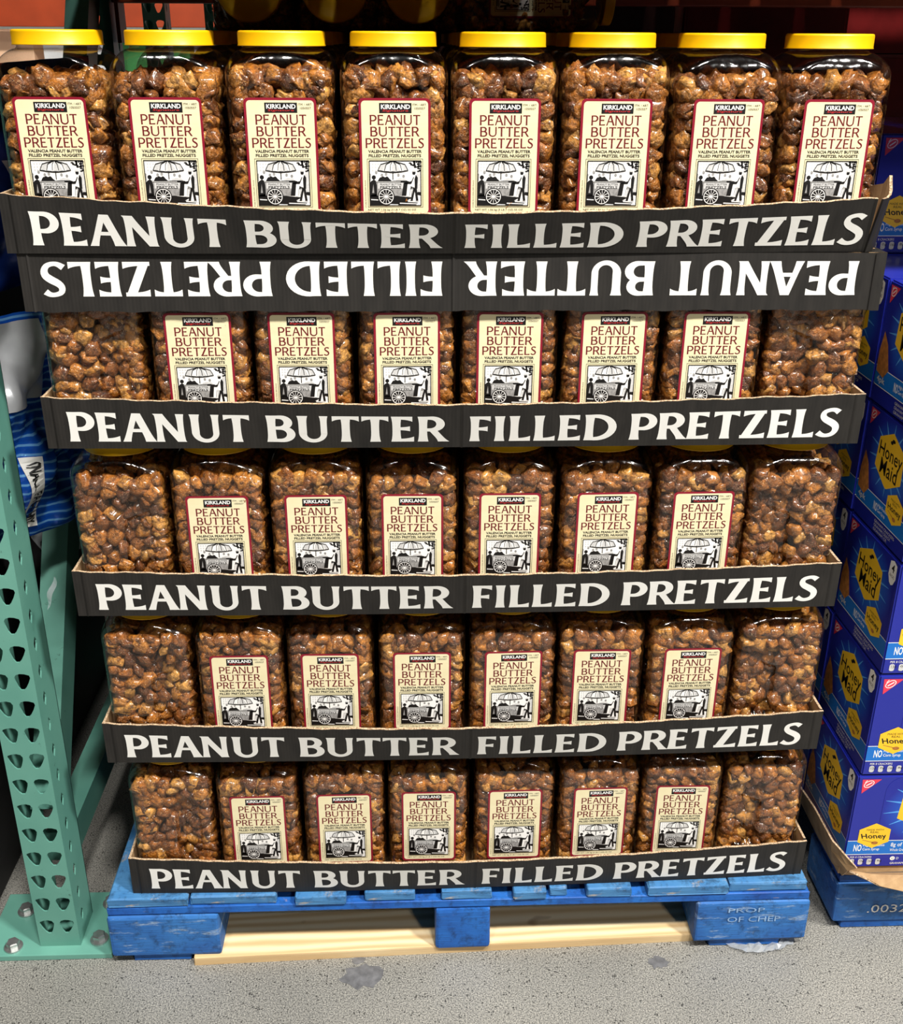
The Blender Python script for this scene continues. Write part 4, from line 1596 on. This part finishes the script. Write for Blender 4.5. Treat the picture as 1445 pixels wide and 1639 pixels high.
sheet([[(0.648, 0.30, 0.150), (0.648, 0.20, 0.15), (0.648, 0.10, 0.148), (0.650, 0.03, 0.147), (0.656, -0.004, 0.147)],
       [(0.643, 0.30, 0.165), (0.642, 0.20, 0.172), (0.640, 0.10, 0.182), (0.640, 0.02, 0.184), (0.655, -0.022, 0.174)],
       [(0.640, 0.30, 0.178), (0.637, 0.20, 0.192), (0.632, 0.10, 0.214), (0.633, 0.01, 0.214), (0.664, -0.034, 0.190)]], 'kraft_board', 'side_lip', kt)
sheet([[(0.656, -0.002, 0.1475), (0.70, -0.003, 0.1475), (0.76, -0.004, 0.1475), (0.90, -0.004, 0.1475)],
       [(0.660, -0.018, 0.168), (0.70, -0.022, 0.162), (0.76, -0.020, 0.158), (0.90, -0.020, 0.160)],
       [(0.684, -0.032, 0.164), (0.71, -0.036, 0.150), (0.76, -0.036, 0.136), (0.90, -0.036, 0.150)]], 'kraft_board', 'front_lip', kt)


# ------------------------------------------------------------------ snack bags between upright and stack
def make_bag(name, label, loc, rot, w, h, t, mat, seed, band=None, text=None):
    root = thing(name, label, 'snack bag', loc, 0, 'snack bags in the neighbouring bay')
    root.rotation_euler = rot
    rr = random.Random(seed)
    ph = [rr.uniform(0, 6.28) for _ in range(8)]
    N, M = 26, 34

    def S(u, v, side):
        x = (u - 0.5) * w
        z = v * h
        puff = (max(0, math.sin(math.pi * u)) ** 0.6) * (max(0, math.sin(math.pi * min(1, max(0, v)))) ** 0.5)
        wr = 0.016 * math.sin(7 * u + 5 * v + ph[0]) + 0.012 * math.sin(15 * v - 11 * u + ph[1]) + 0.006 * math.sin(29 * u + 13 * v + ph[2]) + 0.003 * math.sin(47 * u - 31 * v + ph[4])
        y = side * (t / 2) * puff * (1 + 0.25 * math.sin(3 * v + ph[3])) + wr * (0.3 + puff)
        x *= 1 - 0.08 * puff * math.sin(math.pi * v)
        return (x, y, z)
    mb = MB()
    for side in (-1, 1):
        vs = [S(i / N, j / M, side) for i in range(N + 1) for j in range(M + 1)]
        fs = []
        for i in range(N):
            for j in range(M):
                a = i * (M + 1) + j
                q = (a, a + M + 1, a + M + 2, a + 1)
                fs.append(q if side < 0 else q[::-1])
        mb.add(vs, fs, mat)
    b = mb.obj('bag_pouch', root, True)
    if band:
        u0, u1, v0, v1, bm_ = band
        g = MB()
        K = 12
        vs = []
        for i in range(K + 1):
            for j in range(K + 1):
                p = S(u0 + (u1 - u0) * i / K, v0 + (v1 - v0) * j / K, -1)
                vs.append((p[0], p[1] - 0.0035, p[2]))
        g.add(vs, [(i * (K + 1) + j, (i + 1) * (K + 1) + j, (i + 1) * (K + 1) + j + 1, i * (K + 1) + j + 1) for i in range(K) for j in range(K)], bm_)
        g.obj('panel', b, True)
    if text:
        s, u0, u1, v0, v1 = text
        g = MB()
        def fm(x, y, l):
            p = S(x, y, -1)
            return (p[0], p[1] - 0.0045 - l, p[2])
        # small white strip with black letters running down the bag
        K = 14
        vs = []
        for j in range(K + 1):
            for q in (u0, u1):
                vs.append(fm(q, v0 + (v1 - v0) * j / K, 0))
        g.add(vs, [(2 * j, 2 * j + 1, 2 * j + 3, 2 * j + 2) for j in range(K)], 'print_white')
        tv, tf = font_mesh(s, 0.02)
        ax, bx2 = min(v[0] for v in tv), max(v[0] for v in tv)
        ay, by = min(v[1] for v in tv), max(v[1] for v in tv)
        g.add([fm(u0 + (u1 - u0) * (0.15 + 0.7 * (y - ay) / (by - ay)), v1 - (v1 - v0) * (0.06 + 0.88 * (x - ax) / (bx2 - ax)), 0.0018) for x, y in tv], tf, 'ink_black')
        g.obj('name_strip', b)
    return root


make_bag('snack_bag', 'blue striped snack bag with white name strip slumped behind the teal upright', (-0.700, 0.245, 0.735), (0.03, 0.04, 1.0), 0.30, 0.37, 0.055, 'bag_blue', 3, (0.04, 0.46, 0.62, 0.97, 'bag_silver'), ('SNACK FACTORY', 0.20, 0.30, 0.06, 0.40))
make_bag('snack_bag', 'dark navy snack bag lying above the blue striped bag', (-0.705, 0.40, 1.125), (0.05, -0.05, 1.0), 0.28, 0.34, 0.055, 'bag_navy', 8, (0.2, 0.8, 0.25, 0.6, 'bag_silver'))
make_bag('snack_bag', 'charcoal snack bag hanging below the blue striped bag', (-0.805, 0.42, 0.42), (0.03, 0.05, 1.5), 0.26, 0.34, 0.05, 'bag_charcoal', 12, (0.2, 0.7, 0.5, 0.85, 'bag_silver'))
# black case added for the bags, set forward to shade the neighbouring bay floor
dc = thing('added_dark_case', 'black case added behind the teal upright to shade the floor', 'carton', (-1.135, 0.53, 0))
bevel_box('case_body', (0.50, 0.92, 0.70), 'black_carton', 0.004, dc, (0, 0, 0.3505))
bevel_box('case_lid', (0.51, 0.93, 0.03), 'black_carton', 0.003, dc, (0, 0, 0.716))

dc = thing('added_dark_case', 'tall black carton standing on the display case behind the snack bags', 'carton', (-1.15, 0.66, 0.7318))  # added black block, keeps the view behind the bags dark
bevel_box('case_body', (0.50, 0.58, 0.66), 'black_carton', 0.004, dc, (0, 0, 0.3305))
bevel_box('case_lid', (0.505, 0.585, 0.03), 'black_carton', 0.003, dc, (0, 0, 0.676))

# ------------------------------------------------------------------ stock and racks behind
ru = thing('rack_upright', 'shaded teal upright of the next rack row with orange showing through its holes', 'rack', (0, 0, 0), 0, 'pallet rack parts')
make_column(ru, -0.925, 2.30, 2.2)
make_plate(ru, -0.99, -0.78, 2.28, 2.42)
ru = thing('rack_upright', 'slim shaded upright beside the next row upright, behind the lying jars', 'rack', (0, 0, 0), 0, 'pallet rack parts')
make_column(ru, -0.752, 2.42, 2.2)
make_plate(ru, -0.775, -0.62, 2.44, 2.54)
make_beam('orange beam across the far aisle seen over the pretzel lids', 3.50, 1.53, 1.66, -3.2, 1.6)
STOCK = [(-1.86, 3.62, 0.34, 'stock_peach', 'peach'), (-1.50, 3.62, 0.30, 'stock_white', 'white'), (-1.18, 3.62, 0.30, 'stock_green', 'green'), (-0.86, 3.62, 0.30, 'stock_white', 'plain white'), (-0.54, 3.62, 0.30, 'stock_sky', 'sky-blue'), (-0.22, 3.62, 0.30, 'stock_white', 'blank white')]
for x, y, w_, mt, cn in STOCK:
    s = thing('stock_carton', f'{cn} carton under the far orange beam', 'carton', (x, y + 0.2, 0), 0, 'cartons across the far aisle')
    bevel_box('carton_body', (w_, 0.4, 1.515), mt, 0.004, s, (0, 0, 0.7585))
    bevel_box('carton_flap', (w_ * 0.98, 0.19, 0.004), mt, 0.001, s, (0, -0.10, 1.519))
# dark wrapped stock right behind the stack
BACK = [(0.30, 0.42, 1.70, 'stock_dark', 'dark brown'), (0.72, 0.38, 1.72, 'stock_red', 'dark red'), (-0.13, 0.42, 1.64, 'stock_dark', 'tall dark brown'), (-0.56, 0.40, 1.36, 'black_carton', 'low black')]
for x, w_, h_, mt, cn in BACK:
    s = thing('wrapped_stock', f'{cn} stack of goods in the shade behind the pretzel stack', 'goods', (x, 1.42, 0), 0, 'shaded goods behind the stack')
    n_ = 6
    for q in range(n_):
        bevel_box('case', (w_, 0.44, h_ / n_ - 0.002), mt, 0.008, s, (0, 0, h_ / n_ * (q + 0.5)), 0.002, q)
s = thing('wrapped_stock', 'dark red goods standing behind the blue biscuit cartons', 'goods', (1.33, 1.42, 0.0), 0, 'shaded goods behind the stack')
for q in range(8):
    bevel_box('case', (0.80, 0.30, 0.208), 'stock_red' if q > 5 else 'stock_dark', 0.008, s, (0, 0, 0.105 + 0.21 * q), 0.002, q)

# ------------------------------------------------------------------ scraps
rr = random.Random(21)
mb = MB()
K = 16
vs = []
for i in range(K + 1):
    t = i / K
    x = 0.450 + 0.14 * t
    y = 0.004 - 0.036 * math.sin(math.pi * t) ** 0.8
    for q in range(4):
        vs.append((x + rr.uniform(-.003, .003), y + (q - 1.5) * 0.006 * (0.5 + rr.random()), 0.002 + 0.010 * rr.random() * (1 - abs(2 * t - 1)) + 0.004 * rr.random()))
mb.add(vs, [(i * 4 + q, (i + 1) * 4 + q, (i + 1) * 4 + q + 1, i * 4 + q + 1) for i in range(K) for q in range(3)], 'wrap_film')
tag(mb.obj('plastic_film_scrap'), 'crumpled clear plastic film scrap on the floor under the pallet corner', 'plastic scrap')
mb = MB()
vs = []
for i in range(9):
    t = i / 8
    for q in (0, 1):
        vs.append((-0.640 - 0.020 * t + (q - .5) * 0.010 * math.sin(math.pi * (0.15 + .8 * t)) + 0.002 * math.sin(9 * t), 0.02 - 0.006 * q, 0.748 - 0.055 * t))
mb.add(vs, [(2 * i, 2 * i + 1, 2 * i + 3, 2 * i + 2) for i in range(8)], 'wrap_film')
tag(mb.obj('plastic_film_strip'), 'thin clear film strip dangling from the corner of the middle tray', 'plastic scrap')
